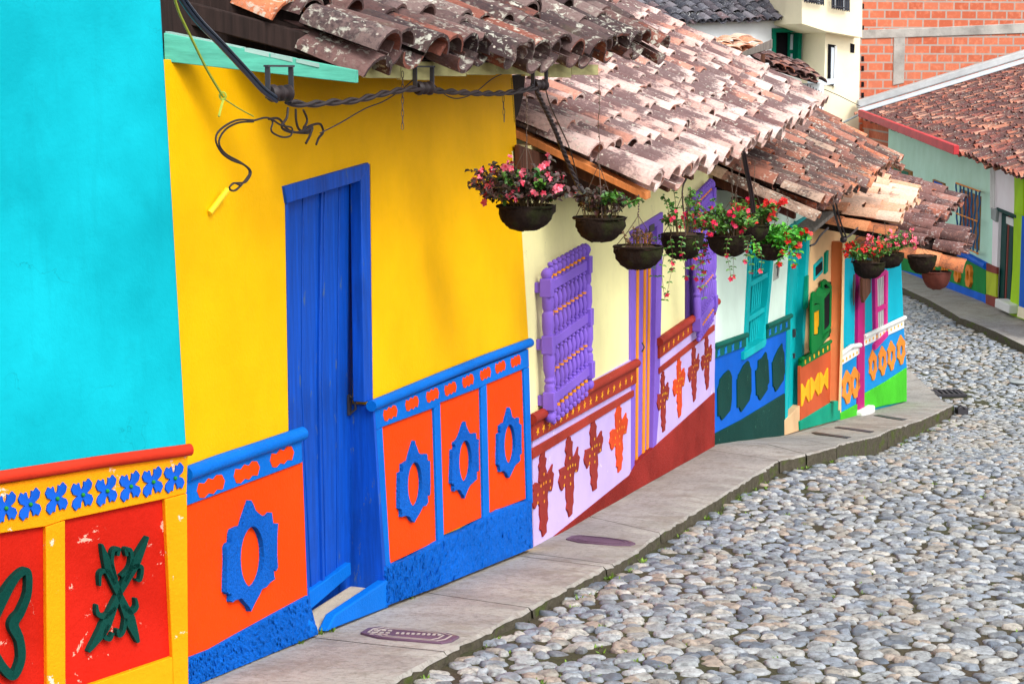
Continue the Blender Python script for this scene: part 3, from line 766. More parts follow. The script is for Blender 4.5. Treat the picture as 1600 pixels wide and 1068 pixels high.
# door
D = None
mb = MB()
FY.pris(mb, [(445,291),(576,254),(577,262),(562,283),(449,318)], -.06, .016)
obj('door_head', mb, mt['door_blue'], H, .004)
mb = MB(); FY.pris(mb, [(564,263),(578,256),(583,626),(569,628)], -.05, .014); obj('door_jamb', mb, mt['door_blue'], H, .004)
mb = MB(); FY.pris(mb, [(446,300),(450,300),(456,680),(485,940),(481,940),(452,680)], -.05, .004); obj('door_jamb', mb, mt['door_blue'], H)
mb = MB(); FY.pris(mb, [(584,634),(592,632),(606,905),(607,950),(600,950),(600,900)], -.16, .043); obj('dado_pier', mb, mt['door_blue'], H, .006)
FV = Fac(292, 1068, 8.0, 832, 853, 12.6, 0); lw = -.13
mb = MB(); FV.pris(mb, [(552,262),(584,262),(590,640),(600,960),(540,960),(542,640)], lw-.06, lw-.022); obj('door_jamb', mb, mt['door_blue'], H)
L0 = {'A': [(440,300),(440,600),(466,940)], 'B': [(473,300),(471,600),(487,940)], 'C': [(502,292),(498,600),(504,925)], 'C2': [(507,290),(503,600),(509,920)], 'D': [(530,284),(527,600),(526,905)], 'E': [(563,276),(550,600),(547,892)]}
door = MB(); FV.pris(door, [(440,285),(563,262),(550,600),(548,890),(470,950)], lw-.05, lw-.012)
dd = obj('door', door, mt['door_blue'], H)
for a, b, ww in (('A','B',lw), ('B','C',lw+.004), ('C','C2',lw+.018), ('C2','D',lw+.004), ('D','E',lw)):
    P_ = [(L0[a][i][0]+.8, L0[a][i][1]) for i in range(3)] + [(L0[b][i][0]-.8, L0[b][i][1]) for i in (2, 1, 0)]
    mb = MB(); FV.pris(mb, P_, lw-.02, ww); obj('plank', mb, mt['door_blue'], dd, .003)
mb = MB(); p = FV.bp(546, 632, lw+.01); mb.tube([p+Z*.05, p+FY.n*.03+Z*.03, p+FY.n*.035-Z*.02, p-Z*.05], .007, 6); mb.box(p-Z*.0, FY.d*.03, FY.n*.012, Z*.11); obj('handle', mb, mt['iron'], dd)
mb = MB(); FY.pris(mb, [(470,950),(548,890),(600,872),(600,880),(556,900),(556,940),(470,1000)], -.5, -.20); obj('door_reveal', mb, mt['door_blue'], H)
mb = MB(); FV.pris(mb, [(481,926),(548,878),(549,897),(484,953)], -.16, -.10); obj('threshold', mb, mt['blue'], H, .004)
mt['step'] = paint('worn_step_concrete', (206,192,172), .9, var=.18, grime=.7, bump=1.2)
mb = MB(); mb.prism([FV.bp(480,956,-.16), FV.bp(484,978,-.02), FY.bp(507,986,.01), FY.bp(606,911,.01), FV.bp(575,896,-.16)], vec(0,0,-.5)); obj('doorstep', mb, mt['step'], H, .012)
mb = MB(); FY.pris(mb, [(524,960),(606,905),(608,948),(530,978),(512,986)], 0, .056); obj('step_riser', mb, mt['blue'], H, .008)
mb = MB(); FY.pris(mb, [(482,964),(497,976),(500,992),(484,994)], -.02, .05); obj('step_riser', mb, mt['blue'], H, .015)
# eaves
E0, E1 = FY.bp(588,104,.62), FY.bp(1012,83,.62)
YR = roof_parts(H, E0, E1, -FY.n, (21, 31), 13, .265, .35, 21, mt['tile_dark'], h=.105, sag=.03, jit=1.7)
A, U, N, W_, Lr = YR; Un = unit(-FY.n*math.cos(math.radians(21))+Z*math.sin(math.radians(21)))
mt['tile_fire'] = tile_mat('orange_fired_tiles', [(214,122,84),(224,138,98),(196,104,72)], (84,62,58), .30, lichen=.8, k=.95)
mb = MB()
for k in range(3): add_tile(mb, E0 - A*.06 + Un*(.44+k*.50) + Z*(.045), Un, A, N, .60, .17, .14, .12, .02, False)
obj('verge_tiles', mb, mt['tile_fire'], H, angle=60)
mb = MB(); add_tile(mb, FY.bp(588,121,.60)+Z*.0, Un, A, N, .62, .16, .14, .11, .02, False); obj('verge_tiles', mb, mt['tile_dark'], H, angle=60)
# first course verge: added dark underside sheet and teal barge board running out from the cyan wall
mb = MB()
for (a, b) in (((256,36),(552,104)),): 
    A_, B_ = FY.bp(256,70,-.02), FY.bp(556,122,.62)
    mb.prism([A_+Z*.050, B_+Z*.034, B_-Z*.022, A_-Z*.070], FY.d*.03)
obj('barge_board', mb, mt['board_teal'], H, .003)
mb = MB()
for k in range(6):
    t0, t1 = k/6+.01, (k+1)/6-.02*rng.random()
    A_ = FY.bp(256,53,-.02)*(1-t0)+FY.bp(500,104,.50)*t0; B_ = FY.bp(256,53,-.02)*(1-t1)+FY.bp(500,104,.50)*t1
    mb.prism([A_+Z*.012, B_+Z*.012, B_-Z*.006, A_-Z*.004], FY.d*.05)
obj('mortar_strip', mb, paint('flaking_pale_teal_paint', (170,206,196), .85, var=.2, grime=.6), H)
mb = MB()
for dz, ds, r in ((.10, .10, .05), (.17, .30, .05), (.13, .55, .045)):
    A_ = FY.bp(250,50,-.1)+Z*dz+FY.d*ds; B_ = FY.bp(560,104,.50)+Z*(dz-.07)+FY.d*ds
    mb.prism([A_+Z*r, B_+Z*r, B_-Z*r, A_-Z*r], FY.d*.06)
obj('rafter', mb, mt['timber_dark'], H, .006)
mb = MB(); A_ = FY.bp(240,40,-.3)+Z*.18+FY.d*.02; B_ = FY.bp(560,100,.5)+Z*.06; 
mb.prism([A_, B_, B_+FY.d*.9, A_+FY.d*.9], Z*.02); obj('soffit_dark_fill', mb, mt['timber_dark'], H)  # sheet added so the gap above the barge board stays dark
mb = MB(); FY.pris(mb, [(225,-60),(796,-60),(798,112),(449,108),(225,97)], -.30, -.04); obj('loft_dark_sheet', mb, mt['timber_dark'], H)  # dark sheet added to stand for the shade in the roof cavity
segs = [(556,572,118),(573,626,122),(627,675,125),(676,729,119),(730,775,117),(776,820,116),(821,857,119),(858,893,121),(894,935,117)]
for i, (ua, ub, vb) in enumerate(segs):
    mb = MB(); FY.pris(mb, [(ua,94+i*.8),(ub,95+i*.8),(ub,vb+.5),(ua,vb)], .50, .525); obj('eave_board', mb, mt['board'], H, .003)
mb = MB(); FY.pris(mb, [(797,120),(822,116),(818,150),(812,175),(803,196)], -.06, .0); obj('eave_post', mb, mt['timber_dark'], H, .008)

# ============================================================ cream house with purple grilles
H = thing('house', 'cream house with purple window grilles, lavender dado with maroon crosses and sooty pink roof', 'house', FP.P0)
mb = MB()
FP.pris(mb, [(800,236),(989,180),(989,362),(990,700),(986,775),(833,856),(826,540)], -.30, 0)
FP.pris(mb, [(989,180),(1036,166),(1036,336),(989,362)], -.30, 0)
FP.pris(mb, [(1036,166),(1110,143),(1114,300),(1116,500),(1117,697),(1024,742),(1024,700),(1036,336)], -.30, 0)
obj('wall', mb, mt['cream'], H)
mb = MB()
FP.pris(mb, [(832,650),(989,560),(989,735),(986,745),(868,838),(834,858)], -.01, .018)
FP.pris(mb, [(1031,530),(1119,465),(1116,618),(1023,706)], -.01, .018)
obj('dado', mb, mt['lavender'], H)
mb = MB()
FP.pris(mb, [(866,838),(985,742),(992,728),(1021,700),(1117,613),(1117,697),(990,768),(880,833)], -.05, .030)
obj('plinth', mb, mt['brick_red_rough'], H, .005)
for a, b, c, d in (((833,650),(994,564),(995,598),(833,689)), ((1031,530),(1120,468),(1119,491),(1031,560))):
    mb = MB(); FP.pris(mb, [a, b, c, d], -.01, .04); obj('dado_band', mb, mt['brick_red'], H, .004)
for a, b, c, d in (((833,701),(991,609),(991,619),(833,717)), ((1031,575),(1117,507),(1117,516),(1031,584))):
    mb = MB(); FP.pris(mb, [a, b, c, d], -.01, .034); obj('dado_strip', mb, mt['brick_red'], H, .004)
for pts, r in (([(831,655),(995,567)], .036), ([(1030,534),(1121,471)], .036)):
    mb = MB(); FP.roll(mb, pts, r, .04, 10); obj('moulding', mb, mt['brick_red'], H)
def dots(F, a, b, n, r, w1, R, par, flower=False):
    for i in range(n):
        t = (i+.5)/n; u, v = lerp(a, b, t); q = F.sh(u, v, w1); K = 15 if flower else 8; mb = MB(); ph = R.random()*6
        rr = [r*((.35+.75*(k % 3 == 0)+R.gauss(0, .08)) if flower else 1) for k in range(K)]
        F.pris_l(mb, [(q[0]+rr[k]*math.cos(ph+2*math.pi*k/K)*1.1, q[1]+rr[k]*.85*math.sin(ph+2*math.pi*k/K)) for k in range(K)], w1-.01, w1)
        obj('painted_flower' if flower else 'painted_dot', mb, mt['dot'], par)
R_ = random.Random(2)
dots(FP, (836,676), (992,588), 17, .034, .0425, R_, H, True); dots(FP, (1034,548), (1117,484), 11, .034, .0425, R_, H, True)
half = [(0,.5),(.10,.47),(.09,.42),(.17,.38),(.13,.30),(.16,.22),(.13,.17),(.30,.20),(.44,.22),(.42,.15),(.50,.10),(.46,.04),(.42,-.02),(.36,-.07),(.20,-.03),(.17,-.10),(.19,-.20),(.14,-.28),(.17,-.36),(.10,-.42),(.08,-.50)]
crs = half + [(-a, b) for a, b in reversed(half[1:])]
RC = random.Random(9)
for i, (u, v, hpx, col) in enumerate([(852,771,131,'cross_dark'),(893,744,126,'cross_dark'),(931,711,111,'cross_dark'),(970,683,109,'cross_orange'),(1039,627,96,'cross_dark'),(1064,604,94,'cross_orange'),(1087,582,86,'cross_dark'),(1107,565,84,'cross_dark')]):
    q = FP.sh(u, v, .04); z1 = FP.sh(u, v-hpx/2, .04)[1]; hh = 2*(z1-q[1]); wpx = {0:36,1:33,2:30,3:29,4:19,5:19,6:18,7:17}[i]
    s1 = FP.sh(u+wpx/2, v, .04)[0]; ww = 2*(s1-q[0])
    poly = wobble([(q[0]+a*ww, q[1]+b*hh+a*ww*.12) for a, b in crs], .006, RC)
    mb = MB(); FP.pris_l(mb, poly, .01, .030); cr = obj('cross_relief', mb, mt[col], H, .005)
    mb = MB()
    for a, b in [(-.25,.08),(.25,.08),(0,.02),(-.12,.15),(.12,.12),(0,.26),(0,-.1),(.28,-.02),(-.28,-.02),(0,.14)]:
        c_ = FP.pt(q[0]+a*ww+RC.gauss(0,.006), q[1]+b*hh*.9+a*ww*.12, .0325); r = .020
        mb.add([c_+FP.d*r*.7*math.cos(t_)+Z*r*.62*math.sin(t_) for t_ in np.linspace(0, 2*math.pi, 8, endpoint=False)], [tuple(range(8))])
    obj('painted_dots', mb, mt['dot'] if i % 3 else mt['stripe'], cr)
# door
mb = MB()
FP.pris(mb, [(986,362),(1036,331),(1036,347),(1027,353),(995,372),(991,374)], -.03, .02)
obj('door_head', mb, mt['purple'], H, .004)
mb = MB(); FP.pris(mb, [(1027.5,352),(1036.5,346),(1030,640),(1025,704),(1020,706),(1023,600)], -.03, .02); obj('door_jamb', mb, mt['purple'], H, .004)
mb = MB(); FP.pris(mb, [(986,372),(993,369),(991.5,730),(986,735)], -.03, .02); obj('door_jamb', mb, mt['purple'], H, .004)
mb = MB(); FP.pris(mb, [(985,370),(1032,340),(1027,706),(985,735)], -.06, -.03); dd = obj('door', mb, mt['purple_dark'], H)
xs_t = [993.5,996.5,999.5,1005,1008,1011,1015,1018,1021,1027]; xs_b = [991.5,994.5,997,1002,1005,1008,1011.5,1014,1016.5,1022]
for i in range(9):
    m_ = 'stripe' if i in (1, 4, 6) else 'purple'
    vt = 374-(xs_t[i]-991)*.62; vb = 733-(xs_b[i]-991)*.95
    mb = MB(); FP.pris(mb, [(xs_t[i],vt),(xs_t[i+1],vt-.6*(xs_t[i+1]-xs_t[i])),(xs_b[i+1],vb-.95*(xs_b[i+1]-xs_b[i])),(xs_b[i],vb)], -.035, -.008 if i in (1,4,6) else -.02); obj('plank', mb, mt[m_], dd, .003)
mb = MB(); p = FP.bp(1003, 542, .0); mb.tube([p+Z*.04, p+FP.n*.02, p-Z*.04], .006, 6); obj('handle', mb, mt['iron'], dd)
mb = MB(); FP.pris(mb, [(1016,353),(1023,349),(1023,360),(1016,364)], -.02, .03); obj('lock_box', mb, mt['iron'], H, .004)
# window grilles
BAL = [(0,.006),(0,.014),(.06,.014),(.07,.020),(.10,.020),(.11,.012),(.16,.017),(.26,.023),(.36,.018),(.44,.012),(.46,.018),(.54,.018),(.56,.012),(.62,.018),(.74,.024),(.84,.017),(.90,.012),(.92,.020),(.95,.020),(.96,.013),(1,.013),(1,.006)]
POST = [(0,.02),(.0,.030),(.012,.042),(.03,.050),(.05,.042),(.062,.028),(.075,.042),(.10,.046),(.24,.046),(.25,.034),(.27,.048),(.29,.034),(.34,.050),(.42,.052),(.50,.036),(.52,.048),(.54,.036),(.60,.050),(.70,.05),(.72,.034),(.74,.046),(.88,.046),(.89,.030),(.905,.040),(.92,.028),(.935,.040),(.955,.050),(.975,.044),(.99,.028),(1,.006)]
def grille(F, name, LP, RP, rails, nb, w1, gap_px=None):
    """LP/RP: (u_top, v_top, u_bot, v_bot) of the posts, rails: three ((vL,vL2),(vR,vR2))"""
    a_t, a_b = F.sh(LP[0], LP[1], w1), F.sh(LP[2], LP[3], w1); b_t, b_b = F.sh(RP[0], RP[1], w1), F.sh(RP[2], RP[3], w1)
    sa, sb = (a_t[0]+a_b[0])/2, (b_t[0]+b_b[0])/2
    P0_ = F.pt(sa, a_b[1], w1); g_ = MB()
    def z_at(px_v, s_, u): return F.sh(u, px_v, w1)[1]
    rz = []
    for (l, r) in rails:
        L1, L2 = F.sh(LP[0]+8, l[0], w1)[1], F.sh(LP[0]+8, l[1], w1)[1]; R1_, R2_ = F.sh(RP[0]-6, r[0], w1)[1], F.sh(RP[0]-6, r[1], w1)[1]
        rz.append(((L1, L2), (R1_, R2_)))
        V = [F.pt(sa, L1, w1+.018), F.pt(sb, R1_, w1+.018), F.pt(sb, R2_, w1+.018), F.pt(sa, L2, w1+.018)]
        g_.prism(V, -F.n*.036)
    wn = obj(name, g_, mt['purple'], H, .004)
    for s_, t_, b_ in ((sa, a_t[1], a_b[1]), (sb, b_t[1], b_b[1])):
        mb = MB(); mb.lathe(F.pt(s_, b_, w1), F.pt(s_, t_, w1)-F.pt(s_, b_, w1), [(a_, r_*.80) for a_, r_ in POST], 14)
        k = 0 if s_ == sa else 1
        for (lr) in rz:
            zc = (lr[k][0]+lr[k][1])/2; mb.box(F.pt(s_, zc, w1), F.d*.082, F.n*.082, Z*.125)
        obj('post', mb, mt['purple'], wn, .006)
        for lr in rz[:]:
            mb = MB(); zc = (lr[k][0]+lr[k][1])/2; mb.box(F.pt(s_-.0, zc, w1/2), F.d*.05, F.n*w1, Z*.07); obj('bracket', mb, mt['purple'], wn, .003)
    for i in range(nb):
        t = (i+.8)/(nb+.6); s_ = sa*(1-t)+sb*t
        top = lambda k: rz[k][0][0]*(1-t)+rz[k][1][0]*t
        bot = lambda k: rz[k][0][1]*(1-t)+rz[k][1][1]*t
        mb = MB(); mo = MB()
        spans = [(bot(0), top(1)), (bot(1), top(2))]
        for (zt, zb) in spans:
            mb.lathe(F.pt(s_, zb-.005, w1), F.pt(s_, zt+.005, w1)-F.pt(s_, zb-.005, w1), BAL, 10)
            zc = (zt*.5+zb*.5); mo.lathe(F.pt(s_, zc-.007, w1), Z*.014, [(0,.015),(0,.0195),(1,.0195),(1,.015)], 10)
        for zb, L_, sg in ((top(0), .13, 1), (bot(2), .15, -1)):
            base = F.pt(s_, zb, w1)
            mb.lathe(base, Z*L_*sg, [(0,.012),(.12,.012),(.3,.014),(.42,.022),(.6,.024),(.72,.014),(.80,.022),(.92,.020),(1,.006)], 10)
            mo.lathe(base+Z*sg*L_*.14, Z*L_*.13*sg, [(0,.012),(0,.017),(1,.017),(1,.012)], 10)
        bo = obj('baluster', mb, mt['purple'], wn); 
        me = bo.data; n0 = len(me.vertices)
        # the painted orange ring belongs to the same turned piece
        V2 = np.vstack(mo.v)-ORG[bo.name]; fs = [tuple(p_.vertices) for p_ in me.polygons]+[tuple(i_+n0 for i_ in f) for f in mo.f]
        allv = [tuple(v_.co) for v_ in me.vertices]+[tuple(x) for x in V2]; nf = len(me.polygons)
        me2 = bpy.data.meshes.new('baluster'); me2.from_pydata(allv, [], fs); me2.materials.append(mt['purple']); me2.materials.append(mt['stripe'])
        for j, p_ in enumerate(me2.polygons): p_.use_smooth = True; p_.material_index = 1 if j >= nf else 0
        me2.set_sharp_from_angle(angle=math.radians(38)); bo.data = me2
    return wn
grille(FP, 'window_grille', (857,417,857,661), (918,379,917,609), [((438,453),(407,422)), ((527,542),(490,505)), ((615,630),(574,589))], 9, .08)
grille(FP, 'window_grille', (1090,298,1086,521), (1114,279,1112,490), [((320,331),(299,310)), ((400,410),(381,391)), ((496,507),(469,480))], 9, .08)
mb = MB(); FP.pris(mb, [(874,445),(916,418),(915,575),(872,606)], -.02, .012); obj('shutter', mb, mt['purple'], H)
mb = MB(); FP.pris(mb, [(1072,330),(1112,305),(1112,468),(1072,500)], -.02, .012); obj('shutter', mb, mt['purple_dark'], H)
# roof
E0, E1 = FP.bp(1011,300,.75), FP.bp(1281,171,.75)
PR = roof_parts(H, E0, E1, -FP.n, (24.5, 26.5), 15, .285, .34, 33, mt['tile_pale'], h=.10, sag=.10, jit=1.0)
A, U, N, W_, Lr = PR
Un = unit(-FP.n*math.cos(math.radians(24.5))+Z*math.sin(math.radians(24.5)))
mb = MB(); q = E0 - A*.15 + Z*.02; mb.prism([q-Un*.03, q+Un*1.6, q+Un*1.6-Z*.055, q-Un*.03-Z*.045], A*.14); obj('verge_board', mb, mt['board_orange'], H, .004)
mb = MB(); FP.pris(mb, [(812,226),(905,260),(957,282),(957,304),(890,296),(826,272),(814,264)], .01, .05); obj('wall_plate', mb, mt['timber'], H, .01)
q = E0 + A*.30 - Z*.09 + Un*.16
mb = MB(); mb.prism([q, q+Un*1.0, q+Un*1.0-Z*.12, q-Z*.10], A*.12); obj('rafter', mb, mt['timber'], H, .01)
for k in range(1, 9):
    q = E0 + A*(.3+k*.85) - Z*.09 + Un*.12
    mb = MB(); mb.prism([q, q+Un*.9, q+Un*.9-Z*.09, q-Z*.09], A*.09); obj('rafter', mb, mt['timber'], H, .008)

# ============================================================ mint house
H = thing('house', 'pale mint house with tall turquoise window, blue dado and bottle green shields', 'house', FG.P0)
mb = MB()
FG.pris(mb, [(1113,296),(1176,302),(1172,400),(1163,560),(1163,690),(1117,700),(1116,500)], -.3, 0)
FG.pris(mb, [(1176,302),(1212,304),(1212,352),(1176,372)], -.3, 0)
FG.pris(mb, [(1163,562),(1196,536),(1196,684),(1163,690)], -.3, 0)
FG.pris(mb, [(1212,304),(1268,312),(1262,345),(1240,345),(1240,360),(1231,480),(1227,682),(1196,684),(1196,536),(1206,440),(1212,352)], -.3, 0)
obj('wall', mb, mt['mint'], H)
mb = MB(); FG.pris(mb, [(1128,240),(1262,236),(1262,316),(1128,300)], -.4, -.15); obj('loft_dark_plate', mb, mt['timber_dark'], H)  # dark plate in place of the unlit loft interior
mb = MB(); q0, q1 = FG.bp(1142,314,.15), FG.bp(1262,330,.85); mb.prism([q0+Z*.04, q1+Z*.02, q1-Z*.03, q0-Z*.06], FG.d*.12); obj('tie_beam', mb, mt['timber'], H, .006)
mb = MB(); FG.pris(mb, [(1117,552),(1166,530),(1163,545),(1163,560),(1196,538),(1199,518),(1234,500),(1229,614),(1116,680)], -.01, .016); obj('dado', mb, mt['dado_blue'], H)
mb = MB(); FG.pris(mb, [(1116,678),(1160,655),(1227,614),(1227,681),(1150,692),(1117,698)], -.01, .03); obj('plinth', mb, mt['green_dado'], H, .01)
for px, pts in (([(1117,540),(1166,523),(1166,541),(1117,560)], [(1116,541),(1167,523)]), ([(1199,510),(1235,494),(1235,514),(1199,529)], [(1198,510),(1236,493)])):
    mb = MB(); FG.pris(mb, px, -.01, .035); FG.roll(mb, pts, .03, .03, 8); obj('dado_band', mb, mt['green_band'], H, .003)
for i, (u, v) in enumerate([(1123,551),(1134,547),(1145,543),(1157,538),(1203,519),(1212,515),(1220,511),(1229,507)]):
    q = FG.sh(u, v, .037); mb = MB(); r = .05 if i < 4 else .05
    FG.pris_l(mb, [(q[0]+r*k*math.cos(t)*1.5, q[1]+r*k*math.sin(t)) for t, k in zip(np.linspace(math.pi/4, 2.25*math.pi, 8, endpoint=False), [1,.5]*4)], .03, .041); obj('star_relief', mb, mt['star_blue'], H)
shd = [(-.5,.30),(-.42,.32),(-.34,.36),(-.28,.44),(.0,.46),(.30,.5),(.38,.44),(.42,.34),(.5,.26),(.5,-.28),(.40,-.36),(.36,-.44),(-.2,-.5),(-.30,-.46),(-.36,-.36),(-.5,-.28)]
for (u0, u1, v0, v1) in [(1121,1146,577,657),(1151,1176,564,644),(1181,1203,551,626),(1207,1228,538,611)]:
    c = ((u0+u1)/2, (v0+v1)/2); q = FG.sh(*c, .03); hw = FG.sh(u1, c[1], .03)[0]-FG.sh(u0, c[1], .03)[0]; hz = FG.sh(c[0], v0, .03)[1]-FG.sh(c[0], v1, .03)[1]; sl_ = .10
    mb = MB(); FG.pris_l(mb, wobble([(q[0]+a*hw*.9, q[1]+b*hz*.86+a*hw*sl_*.5) for a, b in shd], .012, RC), .01, .03); obj('shield_relief', mb, mt['green_dado'], H, .006)
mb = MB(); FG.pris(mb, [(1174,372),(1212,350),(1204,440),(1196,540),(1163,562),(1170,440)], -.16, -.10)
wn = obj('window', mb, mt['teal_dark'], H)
mb = MB()
FG.pris(mb, [(1172,374),(1177,371),(1174,440),(1168,556),(1163,560),(1169,440)], -.12, .02); FG.pris(mb, [(1208,354),(1213,350),(1206,440),(1197,538),(1192,542),(1202,440)], -.12, .02)
for (a, b) in (((1177,371),(1208,354)), ((1174,440),(1202,424)), ((1171,495),(1197,478)), ((1168,545),(1193,527))):
    FG.pris(mb, [a, b, (b[0]-.5,b[1]+8), (a[0]-.5,a[1]+8)], -.12, .0)
obj('window_frame', mb, mt['teal'], wn, .004)
mb = MB(); FG.pris(mb, [(1163,550),(1196,530),(1196,541),(1163,562)], -.1, .05); obj('window_sill', mb, mt['teal'], wn, .004)
mb = MB()
for k in range(1, 9):
    t = k/9; a, b = lerp((1177,376),(1208,359), t), lerp((1168,548),(1193,530), t)
    mb.tube([FG.bp(a[0], a[1], -.06), FG.bp(b[0], b[1], -.06)], .013, 6)
obj('bars', mb, mt['teal'], wn)
mb = MB(); FG.pris(mb, [(1211,412),(1219,408),(1217,434),(1209,439)], -.01, .012); pl = obj('number_plaque', mb, paint('stone_grey_plaque', (176,180,172), .9), H, .002)
mb = MB(); FG.pris(mb, [(1213.5,416),(1217,414),(1217,416.5),(1215.5,431),(1214.2,432),(1215.4,418),(1213.5,419)], .01, .016); obj('numeral', mb, mt['iron'], pl)
# its turquoise door
mb = MB(); FG.pris(mb, [(1232,362),(1270,340),(1262,480),(1252,640),(1228,657),(1232,480)], -.14, -.08); dd = obj('door', mb, mt['teal'], H)
for a, b, ww in (((1242,366,1232,654),(1248,362,1238,650), -.05), ((1248.6,362,1238.6,650),(1256,357,1245,645), -.06), ((1256.6,357,1245.6,645),(1262,353,1250,641), -.05)):
    mb = MB(); FG.pris(mb, [(a[0],a[1]),(b[0],b[1]),(b[2],b[3]),(a[2],a[3])], -.09, ww); obj('plank', mb, mt['teal'], dd, .003)
mb = MB(); FG.pris(mb, [(1238,358),(1243,356),(1234,560),(1231,654),(1227,657),(1231,480)], -.1, .03); FG.pris(mb, [(1262,346),(1270,341),(1261,500),(1255,640),(1250,644),(1256,480)], -.1, .03); FG.pris(mb, [(1238,352),(1270,333),(1270,345),(1238,364)], -.1, .04); obj('door_frame', mb, mt['teal'], H, .004)
mb = MB(); p = FG.bp(1241, 520, -.03); mb.box(p, FG.d*.05, FG.n*.03, Z*.10); mb.box(p-Z*.28, FG.d*.04, FG.n*.03, Z*.06); obj('lock', mb, mt['iron'], dd)
mb = MB(); FG.pris(mb, [(1227,656),(1251,632),(1252,672),(1227,680)], -.1, .04); obj('doorstep', mb, mt['tan'], H, .01)
mb = MB(); q0, q1 = FG.bp(1240,362,.05), FG.bp(1272,338,.25); mb.prism([q0, q1, q1+FG.n*.25+Z*.02, q0+FG.n*.25], Z*.05); obj('door_hood', mb, mt['plank_grey'], H, .005)
E0, E1 = FG.bp(1272,328,1.0), FG.bp(1396,255,1.0)
GR = roof_parts(H, E0, E1, -FG.n, (23, 29), 12, .29, .35, 44, mt['tile_mixed'], h=.10, sag=.05, jit=1.6)
A, U, N, W_, Lr = GR; Un = unit(-FG.n*math.cos(math.radians(23))+Z*math.sin(math.radians(23)))
mt['tile_verge'] = tile_mat('verge_tiles', [(226,190,160),(200,150,124),(232,160,116),(190,160,140)], (96,76,66), .45, lichen=.8, k=.9)
mb = MB()
for k in range(5): add_tile(mb, E0 - A*.16 + Un*(k*.33-.06) - Z*.06, Un, A, N, .42, .15, .12, .09, .02, False)
obj('verge_tiles', mb, mt['tile_verge'], H, angle=60)
mb = MB(); q = E0 - A*.05 - Z*.10 + Un*.2; mb.prism([q, q+Un*1.7, q+Un*1.7-Z*.11, q-Z*.07], A*.12); obj('wall_plate', mb, mt['timber'], H, .008)
for k in range(6):
    q = E0 + A*(.5+k*.9) - Z*.10 + Un*.15
    mb = MB(); mb.prism([q, q+Un*1.2, q+Un*1.2-Z*.09, q-Z*.08], A*.10); obj('rafter', mb, mt['timber'], H, .008)
# ============================================================ peach house
H = thing('house', 'small peach house with carved green bay window, terracotta dado and light clay roof', 'house', FO.P0)
mb = MB(); FO.pris(mb, [(1269,345),(1318,352),(1318,640),(1300,660),(1250,674),(1252,640),(1261,480)], -.06, 0); obj('wall', mb, mt['peach'], H)
mb = MB(); FO.pris(mb, [(1251,572),(1298,545),(1297,634),(1251,660)], -.01, .03); obj('dado', mb, mt['terracotta'], H, .004)
mb = MB(); FO.pris(mb, [(1250,658),(1296,630),(1313,622),(1313,655),(1251,672)], -.01, .045); obj('plinth', mb, mt['jade'], H, .008)
mb = MB(); FO.pris(mb, [(1254,560),(1298,533),(1298,547),(1254,573)], -.01, .045); FO.roll(mb, [(1252,561),(1298,533)], .025, .04, 8); obj('dado_band', mb, mt['leaf'], H, .003)
dots(FO, (1255,567), (1297,541), 6, .035, .048, RC, H)
for (u0, u1, v0, v1) in [(1252.5,1266,592,635),(1267,1281,582,625),(1281.5,1295,574,615)]:
    c0_, c1_ = (v0+v1)/2-2, (v0+v1)/2+2
    mb = MB(); FO.pris(mb, [(u0+.6,v0+8),(u0+2,v0+7),((u0+u1)/2,c0_-4),(u1-2,v0+1),(u1-.6,v0),(u1-.6,v1-8),(u1-2,v1-7),((u0+u1)/2,c1_+2),(u0+2,v1-1),(u0+.6,v1)], .02, .045); obj('bow_relief', mb, mt['amber'], H, .008)
# salmon buttress at its corner
mb = MB(); FO.pris(mb, [(1317,378),(1320,376.5),(1318,500),(1313.5,625),(1310.5,626),(1315,500)], -.05, .15); obj('buttress', mb, mt['salmon'], H)
mb = MB(); FO.pris(mb, [(1317.5,377),(1320.5,375.5),(1318.5,500),(1314,640),(1311,641),(1315.5,500)], .15, .165); obj('corner_trim', mb, mt['peach'], H, .006)
# bay window
wn_mb = MB(); FO.pris(wn_mb, [(1271,468),(1299,440),(1297,525),(1270,548)], -.01, .05); wn = obj('window', wn_mb, mt['dark'], H)
mb = MB()
q = [FO.sh(u, v, .25) for u, v in ((1270,460),(1288,445),(1286,540),(1269,552))]
prof = [(1269,470),(1270,458),(1273,455),(1277,462),(1283,462),(1287,468),(1286,500),(1285,535),(1280,540),(1276,548),(1269,553),(1268,540)]
inn = [(1272,478),(1273,474),(1275,474),(1277,474),(1280,474),(1281,477),(1281,500),(1280,522),(1278,523),(1275,524),(1272,525),(1272,515)]
mb.ring([FO.bp(u, v, .16) for u, v in prof], [FO.bp(u, v, .16) for u, v in inn], -FO.n*.03)
q0 = [(1272,478),(1281,474),(1281,484),(1272,488)]; FO.pris(mb, q0, .135, .158)
obj('window_frame', mb, mt['leaf'], wn, .004)
mb = MB(); prof2 = [(1285,440),(1290,436),(1294,440),(1299,444),(1300,455),(1299,510),(1296,516),(1290,520),(1286,524),(1286,470)]
mb.ring([FO.bp(u, v, .06) for u, v in prof2], [FO.bp(1292.5+(u-1292.5)*.68, 480+(v-480)*.84, .06) for u, v in prof2], -FO.n*.03); obj('window_frame', mb, mt['leaf'], wn, .003)
mb = MB(); mb.prism([FO.bp(1269,466,.16), FO.bp(1287,462,.16), FO.bp(1300,446,.02), FO.bp(1279,448,.02)], Z*-.05); mb.prism([FO.bp(1269,545,.16), FO.bp(1286,530,.16), FO.bp(1299,512,.02), FO.bp(1282,520,.02)], Z*-.06); obj('bay_board', mb, mt['leaf'], wn)
mb = MB()
